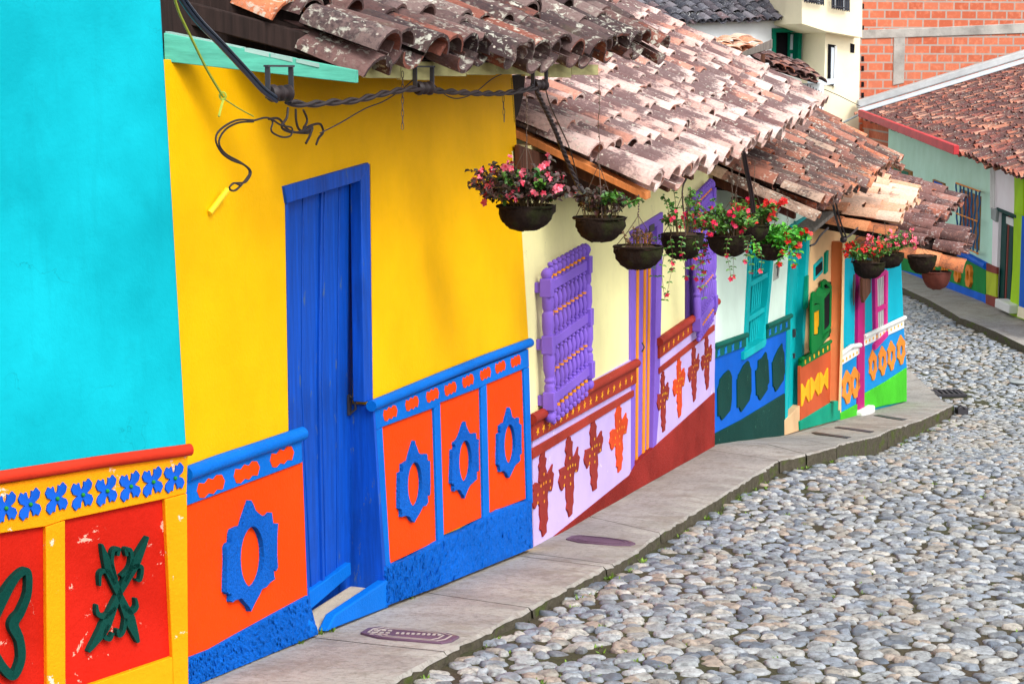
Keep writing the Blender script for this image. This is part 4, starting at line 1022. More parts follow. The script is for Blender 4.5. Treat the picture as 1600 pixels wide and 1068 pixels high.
for k in range(5):
    t = k/4; a, b = lerp((1273,478),(1280,474), t), lerp((1273,522),(1280,520), t); mb.tube([FO.bp(a[0], a[1], .14), FO.bp(b[0], b[1], .14)], .010, 6)
obj('bars', mb, mt['amber'], wn)
mb = MB(); FO.pris(mb, [(1273,414),(1286,401),(1286,425),(1273,438)], -.01, .02); ns = obj('notice_sign', mb, mt['teal'], H, .002)
mb = MB(); FO.pris(mb, [(1275,418),(1285,408),(1285,421),(1275,432)], .01, .026); obj('sign_face', mb, mt['dark'], ns)
mb = MB(); FO.pris(mb, [(1291,395),(1295,391),(1294,424),(1290,428)], -.01, .03); obj('vent_shutter', mb, mt['jade'], H)
mb = MB(); FO.pris(mb, [(1262,432),(1264,430),(1263,480),(1259,483)], -.01, .03); obj('vent_shutter', mb, mt['jade'], H)
E0, E1 = FO.bp(1398,352,1.0), FO.bp(1436,308,1.0)
OR_ = roof_parts(H, E0, E1, -FO.n, (9, 17), 9, .29, .36, 55, mt['tile_light'], h=.09, jit=1.0)
A, U, N, W_, Lr = OR_; Un = unit(-FO.n*math.cos(math.radians(9))+Z*math.sin(math.radians(9)))
mt['tile_orange'] = tile_mat('orange_verge_tiles', [(238,160,112),(226,140,92),(244,176,130)], (120,80,66), .25, k=.95)
mb = MB()
for k in range(6): add_tile(mb, E0 - A*.18 + Un*(k*.34-.04) - Z*.07, Un, A, N, .42, .16, .13, .10, .02, False)
obj('verge_tiles', mb, mt['tile_orange'], H, angle=60)
mb = MB(); q = E0 - A*.10 - Z*.12 + Un*.1; mb.prism([q, q+Un*1.9, q+Un*1.9-Z*.08, q-Z*.07], A*.14); obj('wall_plate', mb, mt['timber_dark'], H, .006)

# ============================================================ turquoise blue corner house
H = thing('house', 'sea blue corner house with magenta door and window and orange relief motifs', 'house', FB.P0)
mb = MB(); FB.pris(mb, [(1314,362),(1412,372),(1408,409),(1412,505),(1417,629),(1340,648),(1314,657)], -2.2, 0); obj('wall', mb, mt['sea'], H)
mb = MB(); FB.pris(mb, [(1315,562),(1343,545),(1341,632),(1315,648)], -.01, .03); FB.pris(mb, [(1350,534),(1412,505),(1417,577),(1350,618)], -.01, .03); obj('dado', mb, mt['sky_dado'], H)
mb = MB(); FB.pris(mb, [(1314,645),(1341,630),(1339,650),(1314,657)], -.01, .045); FB.pris(mb, [(1350,615),(1384,596),(1417,574),(1417,627),(1384,633),(1350,641)], -.01, .045); obj('plinth', mb, mt['lime'], H, .008)
for px, pts in (([(1314,556),(1343,539),(1343,553),(1314,571)], [(1313,554),(1330,541),(1344,539)]), ([(1350,528),(1413,497),(1413,512),(1350,541)], [(1350,526),(1414,496)])):
    mb = MB(); FB.pris(mb, px, -.01, .05); FB.roll(mb, pts, .035, .05, 8); obj('dado_band', mb, mt['white'], H, .004)
dots(FB, (1315,565), (1342,549), 5, .028, .054, RC, H); dots(FB, (1351,535), (1412,505), 11, .028, .054, RC, H)
hexm = [(0,.5),(.30,.32),(.5,.22),(.42,0),(.5,-.22),(.28,-.32),(.14,-.5),(-.14,-.5),(-.28,-.32),(-.5,-.22),(-.42,0),(-.5,.22),(-.3,.32)]
for (u, v, wp, hp) in [(1325,604,16,58),(1337,597,15,54),(1365,570,12,52),(1380,563,12,51),(1394,555,12,51),(1409,546,12.5,51)]:
    q = FB.sh(u, v, .05); hw = FB.sh(u+wp/2, v, .05)[0]-FB.sh(u-wp/2, v, .05)[0]; hz = FB.sh(u, v-hp/2, .05)[1]-FB.sh(u, v+hp/2, .05)[1]
    mb = MB(); ring_shape(FB, mb, densify([(q[0]+a*hw, q[1]+b*hz*.92) for a, b in hexm], 2), hw*.19, hz*.17, .02, .05); obj('motif_relief', mb, mt['hexorange'], H, .006)
mb = MB(); FB.pris(mb, [(1342,372),(1352,376),(1351,640),(1340,640)], -.08, .05); obj('door', mb, mt['magenta'], H, .005)
mb = MB(); mb.box(FB.bp(1350,643,.06), FB.d*.6, FB.n*.16, Z*.12); obj('doorstep', mb, mt['white'], H, .03)
mb = MB(); FB.pris(mb, [(1368,432),(1387,424),(1386,516),(1371,540)], -.02, .02); wn = obj('window', mb, mt['white'], H)
mb = MB(); FB.pris(mb, [(1367,432),(1371,430),(1373,538),(1369,541)], -.02, .05); FB.pris(mb, [(1384,425),(1388,423),(1387,516),(1384,519)], -.02, .05)
for v in (428, 480, 523): FB.pris(mb, [(1369,v+2),(1386,v-7),(1386,v),(1370,v+9)], -.02, .048)
FB.pris(mb, [(1368,538),(1388,517),(1388,525),(1368,547)], -.02, .08)
obj('window_frame', mb, mt['pink'], wn, .003)
mb = MB()
for k in range(4):
    t = (k+.5)/4; a, b = lerp((1372,436),(1384,430), t), lerp((1373,534),(1384,521), t); mb.tube([FB.bp(a[0], a[1], .03), FB.bp(b[0], b[1], .03)], .008, 5)
obj('bars', mb, mt['metal_grey'], wn)
mb = MB(); FB.pris(mb, [(1318,361),(1386,362),(1385,388),(1318,392)], -.02, .06); obj('eave_board', mb, mt['board'], H, .004)
E0, E1 = FB.bp(1455,362,1.0), FB.bp(1501,318,1.0)
fr = roof_parts(H, E0, E1, -FB.n, (15, 18), 9, .28, .36, 66, mt['tile_umber'], h=.09, jit=1.4)
E0, E1 = FB.bp(1506,400,1.5), FB.bp(1516,370,1.5)
fr = roof_parts(H, E0, E1, -FB.n, (12, 14), 7, .30, .36, 67, mt['tile_umber'], h=.09, jit=1.4)
A, U, N, W_, Lr = fr; Un = unit(-FB.n*math.cos(math.radians(12))+Z*math.sin(math.radians(12)))
mb = MB()
for k in range(6): add_tile(mb, E0 - A*.14 + Un*(k*.34-.04) - Z*.06, Un, A, N, .42, .15, .12, .09, .02, False)
obj('verge_tiles', mb, mt['tile_orange'], H, angle=60)
mb = MB(); q = E0 - A*.05 - Z*.10 + Un*.1; mb.prism([q, q+Un*2.2, q+Un*2.2-Z*.10, q-Z*.08], A*.14); obj('wall_plate', mb, mt['timber'], H, .006)

# ============================================================ the row on the right
RS_ = 'row across the street'
H = thing('house', 'pale mint house across the street with barred window, green dado and red brown roof', 'house', FR.P0)
def RP(px, w0, w1, mat, nm, par=None, bev=.0):
    mb = MB(); FR.pris(mb, px, w0, w1); return obj(nm, mb, mt[mat], par or H, bev)
RP([(1389,188),(1445,205),(1553,244),(1548,474),(1440,436),(1380,430)], -.6, 0, 'rmint', 'wall')
RP([(1340,178),(1389.5,190),(1389,300),(1340,300)], -1.2, -.02, 'brickwork' if 'brickwork' in mt else 'brick_red', 'side_wall')
RP([(1368,262),(1391,256),(1391,300),(1368,300)], -.05, .02, 'rblue', 'blue_panel')
RP([(1380,395),(1440,392),(1508,396),(1541,414),(1539,472),(1440,436),(1380,420)], -.02, .03, 'rgreen', 'dado')
mb = MB(); FR.roll(mb, [(1400,372),(1508,398),(1542,416)], .085, .03, 8); obj('moulding', mb, mt['rblue'], H)
RP([(1400,420),(1486,441),(1540,461),(1540,474),(1486,453),(1400,425)], -.02, .05, 'rblue', 'plinth')
for (u, v) in ((1437,404),(1457,411),(1477,418),(1497,424),(1515,431)):
    q = FR.sh(u, v, .05); hw, hz = .42*1.5, .52*.95
    hx = [(-.5,.25),(-.25,.5),(.25,.5),(.5,.25),(.4,0),(.5,-.25),(.25,-.5),(-.25,-.5),(-.5,-.25),(-.4,0)]
    mb = MB(); ring_shape(FR, mb, densify([(q[0]+a*hw, q[1]+b*hz) for a, b in hx], 2), .15, .12, .02, .10); obj('motif_relief', mb, mt['hexorange'], H, .008)
for px in ([(1392,256),(1423,268),(1423,284),(1392,280)], [(1457,280),(1474,287),(1474,298),(1457,292)]):
    fw = RP(px, -.02, .06, 'windowwood', 'window', None, .01)
    c_ = np.mean(np.array(px), 0); RP([tuple(c_+(np.array(p)-c_)*.72) for p in px], .04, .075, 'wgreen' if px[0][0] < 1400 else 'rblue', 'shutter', fw)
wn = RP([(1499,295),(1530,307),(1527,391),(1501,376)], -.02, .05, 'windowwood', 'window', None, .01)
RP([(1508,304),(1520,309),(1518,380),(1508,374)], .04, .06, 'rmaroon', 'curtain', wn)
mb = MB()
for i in range(7):
    t = i/6; a, b = lerp((1494,286),(1531,299), t), lerp((1496,380),(1526,396), t); pts = []
    for k in range(25):
        s_ = k/24; u, v = lerp(a, b, s_); pts.append(FR.bp(u, v, .22) + FR.d*(.05*math.sin(s_*math.pi*8)*(1 if i % 2 else -1)))
    mb.tube(pts, .022, 5)
obj('bars', mb, paint('blue_grey_bar_paint', (60,110,160), .9), wn)
mb = MB()
for v0, v1 in ((286,299),(380,396),(333,346)): mb.tube([FR.bp(1494,v0,.22), FR.bp(1531 if v0 < 300 else 1528,v1,.22)], .02, 5)
for u, v in ((1494,286),(1531,299),(1496,380),(1526,396)): mb.tube([FR.bp(u,v,.22), FR.bp(u,v,.0)], .02, 5)
obj('cage_frame', mb, mt['stripe'], wn)
mt['tile_r'] = mt['tile_red']
E0, E1 = FR.bp(1342,182,.5), FR.bp(1625,290,.5)
RR = roof_parts(H, E0, E1, -FR.n, (17, 19), 24, .33, .36, 77, mt['tile_red'], h=.09, jit=1.2, lod=True)
A, U, N, W_, Lr = RR
mb = MB(); t_ = .50
pA, pB = FR.bp(1341,174,.80), FR.bp(1490,231,.80)
mb.prism([pA+Z*.05, pB+Z*.05, pB-Z*.15, pA-Z*.15], FR.n*-.12); obj('gutter_board', mb, mt['rred'], H, .01)
p0r = math.radians(17); Ur = unit(-FR.n*math.cos(p0r)+Z*math.sin(p0r))
mb = MB(); q = E0 - A*.35 + Z*.16
mb.prism([q, q+A*1.1-Z*.0, q+A*1.1+Ur*9, q+Ur*9], Z*.05); obj('flashing', mb, mt['metal_white'], H, .01)
mb = MB(); q = E0 - A*.75 + Z*.22; mb.prism([q, q+A*.4, q+A*.4+Ur*9, q+Ur*9], Z*.25); obj('mortar_fillet', mb, paint('grey_mortar', (196,196,196), .85, var=.12, bump=1), H, .05)
mb = MB(); a = FR.bp(1345,178,.7); mb.tube([a, a+FR.n*.9-Z*.45, a+FR.n*1.2-Z*.5], .035, 6); obj('spout', mb, mt['metal_grey'], H)


H = thing('house', 'narrow blush white house across the street with tall dark green door and olive dado', 'house', FR.pt(FR.sh(1556,478)[0], FR.sh(1556,478)[1]))
mb = MB()
FR.pris(mb, [(1553.2,240),(1586,256),(1586,338),(1561,327),(1556,466),(1548.2,476)], -.6, .01); obj('wall', mb, mt['rblush'], H)
RP([(1541,411),(1557,418),(1557,428),(1541,423)], .0, .05, 'rmaroon', 'dado_band')
RP([(1541,423),(1557,428),(1556,464),(1541,459)], .0, .04, 'rolive', 'dado')
RP([(1540,459),(1556,464),(1555,480),(1540,474)], .0, .05, 'rmaroon', 'plinth')
dd = RP([(1560,326),(1586,338),(1580,476),(1555,467)], -.2, -.08, 'rdoor', 'door')
for a, b in (((1561,328),(1564,329)), ((1565,330),(1574,334)), ((1575,334),(1577,335)), ((1578,335),(1584,338))):
    RP([(a[0],a[1]+3),(b[0],b[1]+3),(b[0]-6,b[1]+136),(a[0]-5.5,a[1]+137)], -.1, -.05, 'rmaroon' if a[0] == 1575 else 'rdoor', 'plank', dd)
RP([(1572,338),(1583,342),(1583,354),(1572,349)], -.1, -.03, 'white', 'transom', dd)
RP([(1557,324),(1587,336),(1587,341),(1557,329)], -.1, .04, 'rdoor', 'door_frame')
RP([(1555,466),(1577,476),(1576,490),(1554,480)], -.1, .2, 'white', 'doorstep', None, .02)
RP([(1548,324),(1556,328),(1555,347),(1548,342)], -.0, .08, 'metal_grey', 'meter_box', None, .02)
mb = MB()
for u in (1549, 1553): mb.tube([FR.bp(u, 262, .06), FR.bp(u, 326, .06)], .03, 6)
obj('conduit', mb, mt['white'], H)
H = thing('house', 'lime green painted house front cut by the right edge of the picture', 'house', FR.pt(FR.sh(1590,490)[0], FR.sh(1590,490)[1]))
mb = MB(); FR.pris(mb, [(1586.3,256),(1660,285),(1660,525),(1577,492),(1582,420)], -.6, .03); obj('wall', mb, mt['rlime'], H)
RP([(1584,258),(1599,264),(1598,338),(1585,332)], .02, .12, 'rlime', 'pilaster', None, .02)
RP([(1597,330),(1660,352),(1660,500),(1592,480)], .02, .08, 'rblue', 'shutter')
RP([(1591,478),(1660,502),(1660,522),(1589,494)], .02, .10, 'wcream', 'plinth')

# ============================================================ hollow brick building
FK = Fac(1335, 420, 62.9, 1700, 420, 64.5, 0)
m = M('hollow_brickwork')
mp = m.n('ShaderNodeMapping'); mp.inputs['Rotation'].default_value = (math.pi/2, 0, 0); m.l(m.tc.outputs['Object'], mp.inputs['Vector'])
br = m.n('ShaderNodeTexBrick'); m.l(mp.outputs[0], br.inputs['Vector'])
for k, v in (('Scale', 1.0), ('Mortar Size', .028), ('Mortar Smooth', .1), ('Bias', 0), ('Brick Width', .52), ('Row Height', .28)): br.inputs[k].default_value = v
br.inputs['Color1'].default_value = lin((206,118,88)); br.inputs['Color2'].default_value = lin((186,94,66)); br.inputs['Mortar'].default_value = lin((168,156,148))
n1 = m.noise(7, 5, .6); n2 = m.noise(1.2, 4)
col = m.mix(m.ramp(n1, [(.5, 0), (.75, .45)]), br.outputs['Color'], lin((240,160,126)))
col = m.mix(m.ramp(n2, [(.55, 0), (.75, .45)]), col, lin((170,120,104)))
mt['brickwork'] = m.out(col, .85, m.bump(br.outputs['Fac'], -.6, .03), .2)
m = M('hollow_brickwork_sill'); mt['concrete'] = paint('raw_concrete', (182,178,172), .85, var=.2, grime=.6, bump=1, streak=.3)
H = thing('building', 'unplastered hollow brick building with grey concrete beam behind the red gutter roof', 'building', FK.P0)
mb = MB(); FK.pris(mb, [(1346,-220),(1720,-220),(1720,330),(1340,330)], -3, 0); obj('wall', mb, mt['brickwork'], H)
mb = MB(); FK.pris(mb, [(1346,47),(1440,44),(1610,36),(1610,52),(1440,58),(1346,61)], -.02, .04); FK.pris(mb, [(1397,58),(1415,57),(1413,130),(1395,134)], -.02, .035); obj('concrete_frame', mb, mt['concrete'], H, .02)
mb = MB()
for v in (6, 40, 88, 103, 128, 145): FK.pris(mb, [(1346,v),(1350,v),(1350,v+8),(1346,v+8)], -.01, .02)
obj('brick_holes', mb, mt['dark'], H)
# let the bit of wall under the red gutter be brick as well
for o in bpy.data.objects:
    if o.name.startswith('side_wall'): o.data.materials[0] = mt['brickwork']

# ============================================================ white house and cream tower in the distance
FW = Fac(1060, 470, 59.5, 1300, 470, 62.4, 0)
H = thing('house', 'whitewashed house with green framed window and blackened tile roof in the distance', 'house', FW.P0)
mb = MB()
FW.pris(mb, [(1000,20),(1208,20),(1208,250),(1000,250)], -3, 0); FW.pris(mb, [(1208.1,20),(1253,20),(1253,46),(1208.1,46)], -.5, 0); FW.pris(mb, [(1208.1,106),(1253,106),(1253,250),(1208.1,250)], -.5, 0); FW.pris(mb, [(1253.1,20),(1292,20),(1289,260),(1253.1,260)], -.5, 0)
obj('wall', mb, mt['wwhite'], H)
mb = MB(); FW.pris(mb, [(1205,42),(1256,42),(1256,112),(1205,112)], -.5, -.35); wn = obj('window', mb, mt['dark'], H)
mb = MB()
for px in ([(1208,44),(1254,44),(1254,51),(1208,51)], [(1208,51),(1213,51),(1213,106),(1208,106)], [(1248,51),(1254,51),(1251,106),(1246,106)]): FW.pris(mb, px, -.2, .08)
obj('window_frame', mb, mt['wgreen'], wn, .01)
mb = MB(); FW.pris(mb, [(1232,52),(1248,52),(1246,106),(1232,104)], -.3, -.24); FW.pris(mb, [(1234,78),(1248,79),(1248,83),(1234,82)], -.26, -.22); sh_ = obj('shutter', mb, mt['wgreen'], wn)
mb = MB(); FW.pris(mb, [(1236,54),(1243,54),(1242,78),(1235,78)], -.26, -.21); FW.pris(mb, [(1236,84),(1242,84),(1241,103),(1235,103)], -.26, -.21); obj('pane', mb, mt['glass_pale'], sh_)
E0, E1 = FW.bp(990,40,.45), FW.bp(1258,31,.45)
roof_parts(H, E0, E1, unit(-FW.n+FW.d*-.15), 30, 12, .34, .36, 88, mt['tile_black'], h=.11, jit=1.3, lod=True)

FT = Fac(1255, 470, 60.2, 1347, 470, 61.0, 0)
H = thing('building', 'tall cream building with overhanging upper storey beside the white house', 'building', FT.P0)
mb = MB(); FT.pris(mb, [(1290,44),(1344,58),(1340,300),(1283,300)], -3, 0); obj('wall', mb, mt['wcream'], H)
mb = MB(); FT.pris(mb, [(1253,-120),(1348,-120),(1347,59),(1290,49),(1253,37)], -3, .45); obj('upper_storey', mb, mt['wcream'], H)
mb = MB(); FT.pris(mb, [(1295,69),(1306,71),(1303,134),(1294,132)], -.02, .05); wn = obj('window', mb, mt['dark'], H)
mb = MB(); FT.pris(mb, [(1299,74),(1304,75),(1302,128),(1298,127)], .04, .06); obj('pane', mb, mt['glass_pale'], wn)
mb = MB(); FT.pris(mb, [(1305,72),(1308,72),(1306,135),(1303,135)], .0, .09); obj('window_frame', mb, mt['white'], wn)
mb = MB(); FT.pris(mb, [(1329,68),(1335.5,69.5),(1335,83),(1329,82)], -.02, .02); obj('vent_window', mb, mt['dark'], H)
for (u0, u1, v0, v1) in ((1257,1287,-30,7),(1300,1327,-30,17)):
    mb = MB(); FT.pris(mb, [(u0,v0),(u1,v0),(u1,v1),(u0,v1-5)], .42, .47); wn = obj('window', mb, mt['glass'], H)
    mb = MB()
    for k in range(9):
        t = k/8; mb.tube([FT.bp(u0+(u1-u0)*t, v0, .62), FT.bp(u0+(u1-u0)*t, v1-5+5*t+2, .62)], .018, 5)
    for vv in (v1-16, v1-3): mb.tube([FT.bp(u0, vv-5, .62), FT.bp(u1, vv, .62)], .02, 5)
    obj('railing', mb, mt['iron'], wn)
    mb = MB(); FT.pris(mb, [(u0+4,v0),(u0+7,v0),(u0+7,v1-5),(u0+4,v1-5)], .46, .49); FT.pris(mb, [(u1-9,v0),(u1-6,v0),(u1-6,v1-1),(u1-9,v1-1)], .46, .49); obj('window_frame', mb, mt['glass_pale'], wn)
mb = MB(); FT.pris(mb, [(1279,127),(1306,123),(1306,131),(1279,136)], .02, .7); obj('awning', mb, mt['metal_white'], H, .02)

# low sheds behind the row of roofs
H = thing('shed', 'low shed roof of blackened tiles below the green framed window', 'shed', at(1240, 250, 47))
R8 = random.Random(8)
mb = MB(); mb.box(at(1240,190,48.5), vec(1.1,.1,0), vec(-.15,1.6,0), Z*1.9); obj('wall', mb, mt['wwhite'], H)
t, s, fr = tiled_roof(at(1196,104,46.5), at(1279,130,47.4), vec(-.1,1,0), math.radians(14), 4, .36, .38, R8, h=.11, jit=1.6)
obj('roof', t, mt['tile_umber'], H, angle=60); obj('roof_boarding', s, mt['timber_dark'], H)
mb = MB(); a, b = at(1262,128,46.4), at(1284,140,46.4)
for k in range(6): q = a*(1-k/5)+b*(k/5); mb.tube([q-Z*.05, q-Z*.6], .012, 5)
mb.tube([a-Z*.3, b-Z*.3], .012, 5); obj('railing', mb, mt['iron'], H)
H = thing('shed', 'small lean-to with orange ridge tile and sloping grey plank behind the pink roof', 'shed', at(1160, 220, 40))
mb = MB(); mb.box(at(1160,180,41.5), vec(.9,0,0), vec(0,1.5,0), Z*2.2); obj('wall', mb, mt['wwhite'], H)
t, s, fr = tiled_roof(at(1120,86,39.6), at(1190,80,40.2), vec(-.1,1,0), math.radians(10), 4, .34, .38, R8, h=.10, jit=1.4)
obj('roof', t, mt['tile_light'], H, angle=60); obj('roof_boarding', s, mt['timber_dark'], H)
mb = MB(); a, b = at(1160,86,39.4), at(1207,68,39.4); mb.prism([a+Z*.06, b+Z*.09, b-Z*.10, a-Z*.05], vec(0,.05,0)); obj('fascia', mb, mt['plank_grey'], H, .01)
mb = MB(); mb.box(at(1192,106,39.5), vec(.08,0,0), vec(0,.08,0), Z*.55); obj('post', mb, mt['timber'], H)
# ============================================================ hanging baskets
def leaf_mat(name, a, b, k=.85):
    m = M(name); r = m.n('ShaderNodeNewGeometry').outputs['Random Per Island']
    col = m.mix(r, sc(lin(a), k), sc(lin(b), k)); n = m.noise(40, 3)
    col = m.mix(m.ramp(n, [(.5, 0), (.7, .4)]), col, sc(lin(a), .5))
    m.b.inputs['Subsurface Weight'].default_value = 0
    return m.out(col, .45, None, .4)
mt['lf_dark'] = leaf_mat('dark_begonia_leaf', (44,58,38), (96,60,60))
mt['lf_green'] = leaf_mat('green_leaf', (46,104,40), (110,164,62))
mt['lf_bright'] = leaf_mat('bright_geranium_leaf', (40,140,36), (110,206,60))
mt['lf_dry'] = leaf_mat('dry_brown_leaf', (90,60,46), (140,98,62))
mt['pt_pink'] = leaf_mat('pink_petal', (226,40,72), (250,140,160), 1)
mt['pt_red'] = leaf_mat('red_petal', (226,20,34), (250,60,50), 1)
mt['pt_magenta'] = leaf_mat('fuchsia_petal', (214,20,90), (240,50,60), 1)
mt['stem'] = M('green_brown_stem').out(lin((96,78,48)), .6, None, .3)
m = M('fern_fibre_basket'); n1 = m.noise(20, 7, .7); n2 = m.noise(1, 5, .6, co=m.mapping((60, 60, 8))); n3 = m.noise(5, 4)
col = m.mix(n1, lin((14,11,11)), lin((58,46,40))); col = m.mix(m.ramp(n3, [(.56, 0), (.70, .6)]), col, lin((52,66,26)))
mt['fibre'] = m.out(col, .95, m.bump(n1, 1.0, .02, m.bump(n2, .8, .012)), .1)
m = M('soil'); n1 = m.noise(60, 5, .7); mt['soil'] = m.out(m.mix(n1, lin((34,24,22)), lin((98,74,64))), .95, m.bump(n1, 1, .01), .1)
m = M('red_brown_clay_pot'); n1 = m.noise(14, 5); mt['claypot'] = m.out(m.mix(n1, lin((84,42,38)), lin((120,66,56))), .8, m.bump(n1, .8, .01), .2)

def leaf(mb, p, d, nrm, L, W, fold=.25):
    d = unit(d); s = np.cross(d, nrm); s = unit(s) if np.linalg.norm(s) > 1e-6 else vec(1, 0, 0); n_ = np.cross(s, d)
    V = [p, p+d*L*.3+s*W*.42+n_*W*fold, p+d*L*.7+s*W*.38+n_*W*fold, p+d*L-n_*L*.12, p+d*L*.7-s*W*.38+n_*W*fold, p+d*L*.3-s*W*.42+n_*W*fold, p+d*L*.5]
    mb.add(V, [(0,1,6),(1,2,6),(2,3,6),(3,4,6),(4,5,6),(5,0,6)])
def blossom(mb, p, r, R, n=5):
    ax = unit(vec(R.gauss(0,1), -1.4+R.gauss(0,.6), R.gauss(0,.8)))
    a = unit(np.cross(ax, vec(.2,.1,1))); b = np.cross(ax, a)
    for k in range(n):
        t = 2*math.pi*k/n+R.random()*.4; d = math.cos(t)*a+math.sin(t)*b+ax*.25; leaf(mb, p, d, ax, r, r*.85, -.15)
BG = 'hanging flower baskets under the eaves'
def basket(u, v, wpx, y, hook, label, kind, seed, depth=.52, mat='fibre', spread=1.0, trail=None, lean=0):
    R = random.Random(seed); c = at(u, v, y); r = wpx/2*y/FPX
    T = thing('hanging_basket', label, 'flower basket', c, BG)
    prof = []; mb = MB(); K = 26; V = []; rows = 9
    for i in range(rows+1):
        t = i/rows; rr = r*math.cos(t*math.pi/2*.97)**.80; zz = -2*r*depth*math.sin(t*math.pi/2)
        for k in range(K):
            q = 2*math.pi*k/K; w_ = 1+.06*math.sin(3*q+seed)+.03*math.sin(11*q)+R.gauss(0, .028)
            V.append(c+vec(rr*w_*math.cos(q), rr*w_*math.sin(q), zz+R.gauss(0, .003)+(.012*math.sin(4*q+seed) if i == 0 else 0)))
    V.append(c-Z*2*r*depth)
    fs = [(i*K+k, i*K+(k+1) % K, (i+1)*K+(k+1) % K, (i+1)*K+k) for i in range(rows) for k in range(K)]+[(rows*K+k, rows*K+(k+1) % K, len(V)-1) for k in range(K)]
    mb.add(V, fs); 
    mb.tube([c+vec(r*1.0*math.cos(q), r*1.0*math.sin(q), .003) for q in np.linspace(0, 2*math.pi, 25)], .009, 6)
    obj('bowl', mb, mt[mat], T, angle=70)
    mb = MB(); V = [c+Z*.0]; 
    for i in (1, 2, 3):
        for k in range(18): q = 2*math.pi*k/18; V.append(c+vec(r*.95*i/3*math.cos(q), r*.95*i/3*math.sin(q), .016*(1-i/3)-.012*(i/3)+R.gauss(0, .008)))
    fs = [(0, 1+k, 1+(k+1) % 18) for k in range(18)]+[(1+i*18+k, 1+(i+1)*18+k, 1+(i+1)*18+(k+1) % 18, 1+i*18+(k+1) % 18) for i in range(2) for k in range(18)]
    mb.add(V, fs); obj('soil', mb, mt['soil'], T, angle=80)
    if hook:
        h = at(hook[0], hook[1], y); j = c+(h-c)*.42*0 + Z*min(.34, (h-c)[2]*.6) + (h-c)*vec(1,1,0)*.5
        mb = MB()
        for k in range(3):
            q = 2*math.pi*k/3+.6; a = c+vec(r*math.cos(q), r*math.sin(q), 0)
            mb.tube([a, (a+j)/2+vec(R.gauss(0,.006), 0, -.004), j], .0026, 5)
        pts = [j+(h-j)*t+vec(R.gauss(0,.004), 0, 0) for t in np.linspace(0, 1, 9)]; pts[-1] = h; mb.tube(pts, .0024, 5)
        for t in np.linspace(.05, .95, 8): mb.ball(j+(h-j)*t, .006, 6)
        obj('hanger', mb, mt['wire'], T)
    lf, st, fl = MB(), MB(), MB()
    def plant(n, hgt, rad, lsz, flc, droop=0.0, fr=.011, cx=0.0):
        for i in range(n):
            a = R.random()*2*math.pi; rr = r*.7*math.sqrt(R.random()); b0 = c+vec(rr*math.cos(a), rr*math.sin(a), .0)
            out = vec(math.cos(a), math.sin(a)*.8, 0)*rad*(.3+R.random()*.8)+vec(cx, 0, 0); hh = hgt*(.3+.8*R.random())
            tip = b0+out+Z*hh*(1-droop*R.random()); midp = b0+out*.35+Z*hh*.75
            ts = np.linspace(0, 1, 6); pts = [b0*(1-t)**2+2*midp*t*(1-t)+tip*t*t for t in ts]; st.tube(pts, .0022, 4)
            for t in (.45, .6, .72, .85, .95, 1.0):
                for _ in range(2):
                    p = b0*(1-t)**2+2*midp*t*(1-t)+tip*t*t; d = vec(R.gauss(0,1), R.gauss(0,1), R.gauss(.1,.6))
                    leaf(lf, p, d, vec(R.gauss(0,.4), R.gauss(-.4,.4), 1), lsz*(.6+.7*R.random()), lsz*(.6+.5*R.random()))
            if R.random() < flc:
                for _ in range(R.randint(2, 4)): blossom(fl, tip+vec(R.gauss(0,.016), R.gauss(0,.016), R.gauss(0,.014)), fr*(.8+.5*R.random()), R)
    def trailer(n, L, lsz, flc, fr=.014):
        for i in range(n):
            a = R.random()*2*math.pi; b0 = c+vec(r*math.cos(a), r*math.sin(a), .01); o = vec(math.cos(a), math.sin(a), 0)
            LL = L*(.5+.6*R.random()); pts = []
            for t in np.linspace(0, 1, 9): pts.append(b0+o*(.03+.05*t)*math.sin(t*2)+Z*(.04*math.sin(t*3)-LL*t**1.3)+vec(.02*math.sin(t*6+i), 0, 0))
            st.tube(pts, .0018, 4)
            for p in pts[2:]:
                for s_ in (-1, 1): leaf(lf, p, vec(s_*1.0+R.gauss(0,.3), R.gauss(0,.5), -.2+R.gauss(0,.3)), vec(0,-.6,1), lsz*(.7+.5*R.random()), lsz*.7)
            if R.random() < flc: blossom(fl, pts[-1]-Z*.01, fr, R); blossom(fl, pts[5]-Z*.01, fr, R)
    lf2 = MB()
    lm = {'pink': 'lf_dark', 'sparse': 'lf_dark', 'dead': 'lf_dry', 'fuchsia': 'lf_green', 'fuchsia2': 'lf_green', 'geranium': 'lf_bright', 'red': 'lf_green', 'pinkred': 'lf_green', 'none': 'lf_dry'}[kind]
    pm = {'pink': 'pt_pink', 'sparse': 'pt_red', 'dead': 'pt_red', 'fuchsia': 'pt_magenta', 'fuchsia2': 'pt_magenta', 'geranium': 'pt_red', 'red': 'pt_red', 'pinkred': 'pt_pink', 'none': 'pt_red'}[kind]
    if kind == 'pink': plant(90, .24, .21*spread, .036, .45, .5, .019, -.02)
    elif kind == 'sparse': plant(34, .19, .09, .036, .06, .2)
    elif kind == 'dead': plant(22, .13, .04, .016, 0, .2)
    elif kind == 'fuchsia': plant(26, .34, .08, .030, .22, .3, .020); trailer(9, .46, .032, .8, .022)
    elif kind == 'fuchsia2': plant(90, .28, .20*spread, .032, .36, .7, .022, lean); trailer(10, .36, .032, .9, .024)
    elif kind == 'geranium': plant(90, .19, .17*spread, .050, .16, .7, .032, lean); trailer(6, .18, .05, .5, .03)
    elif kind == 'red': plant(40, .22, .13, .032, .55, .4, .030, lean)
    elif kind == 'pinkred': plant(50, .28, .20, .032, .55, .5, .028, lean)
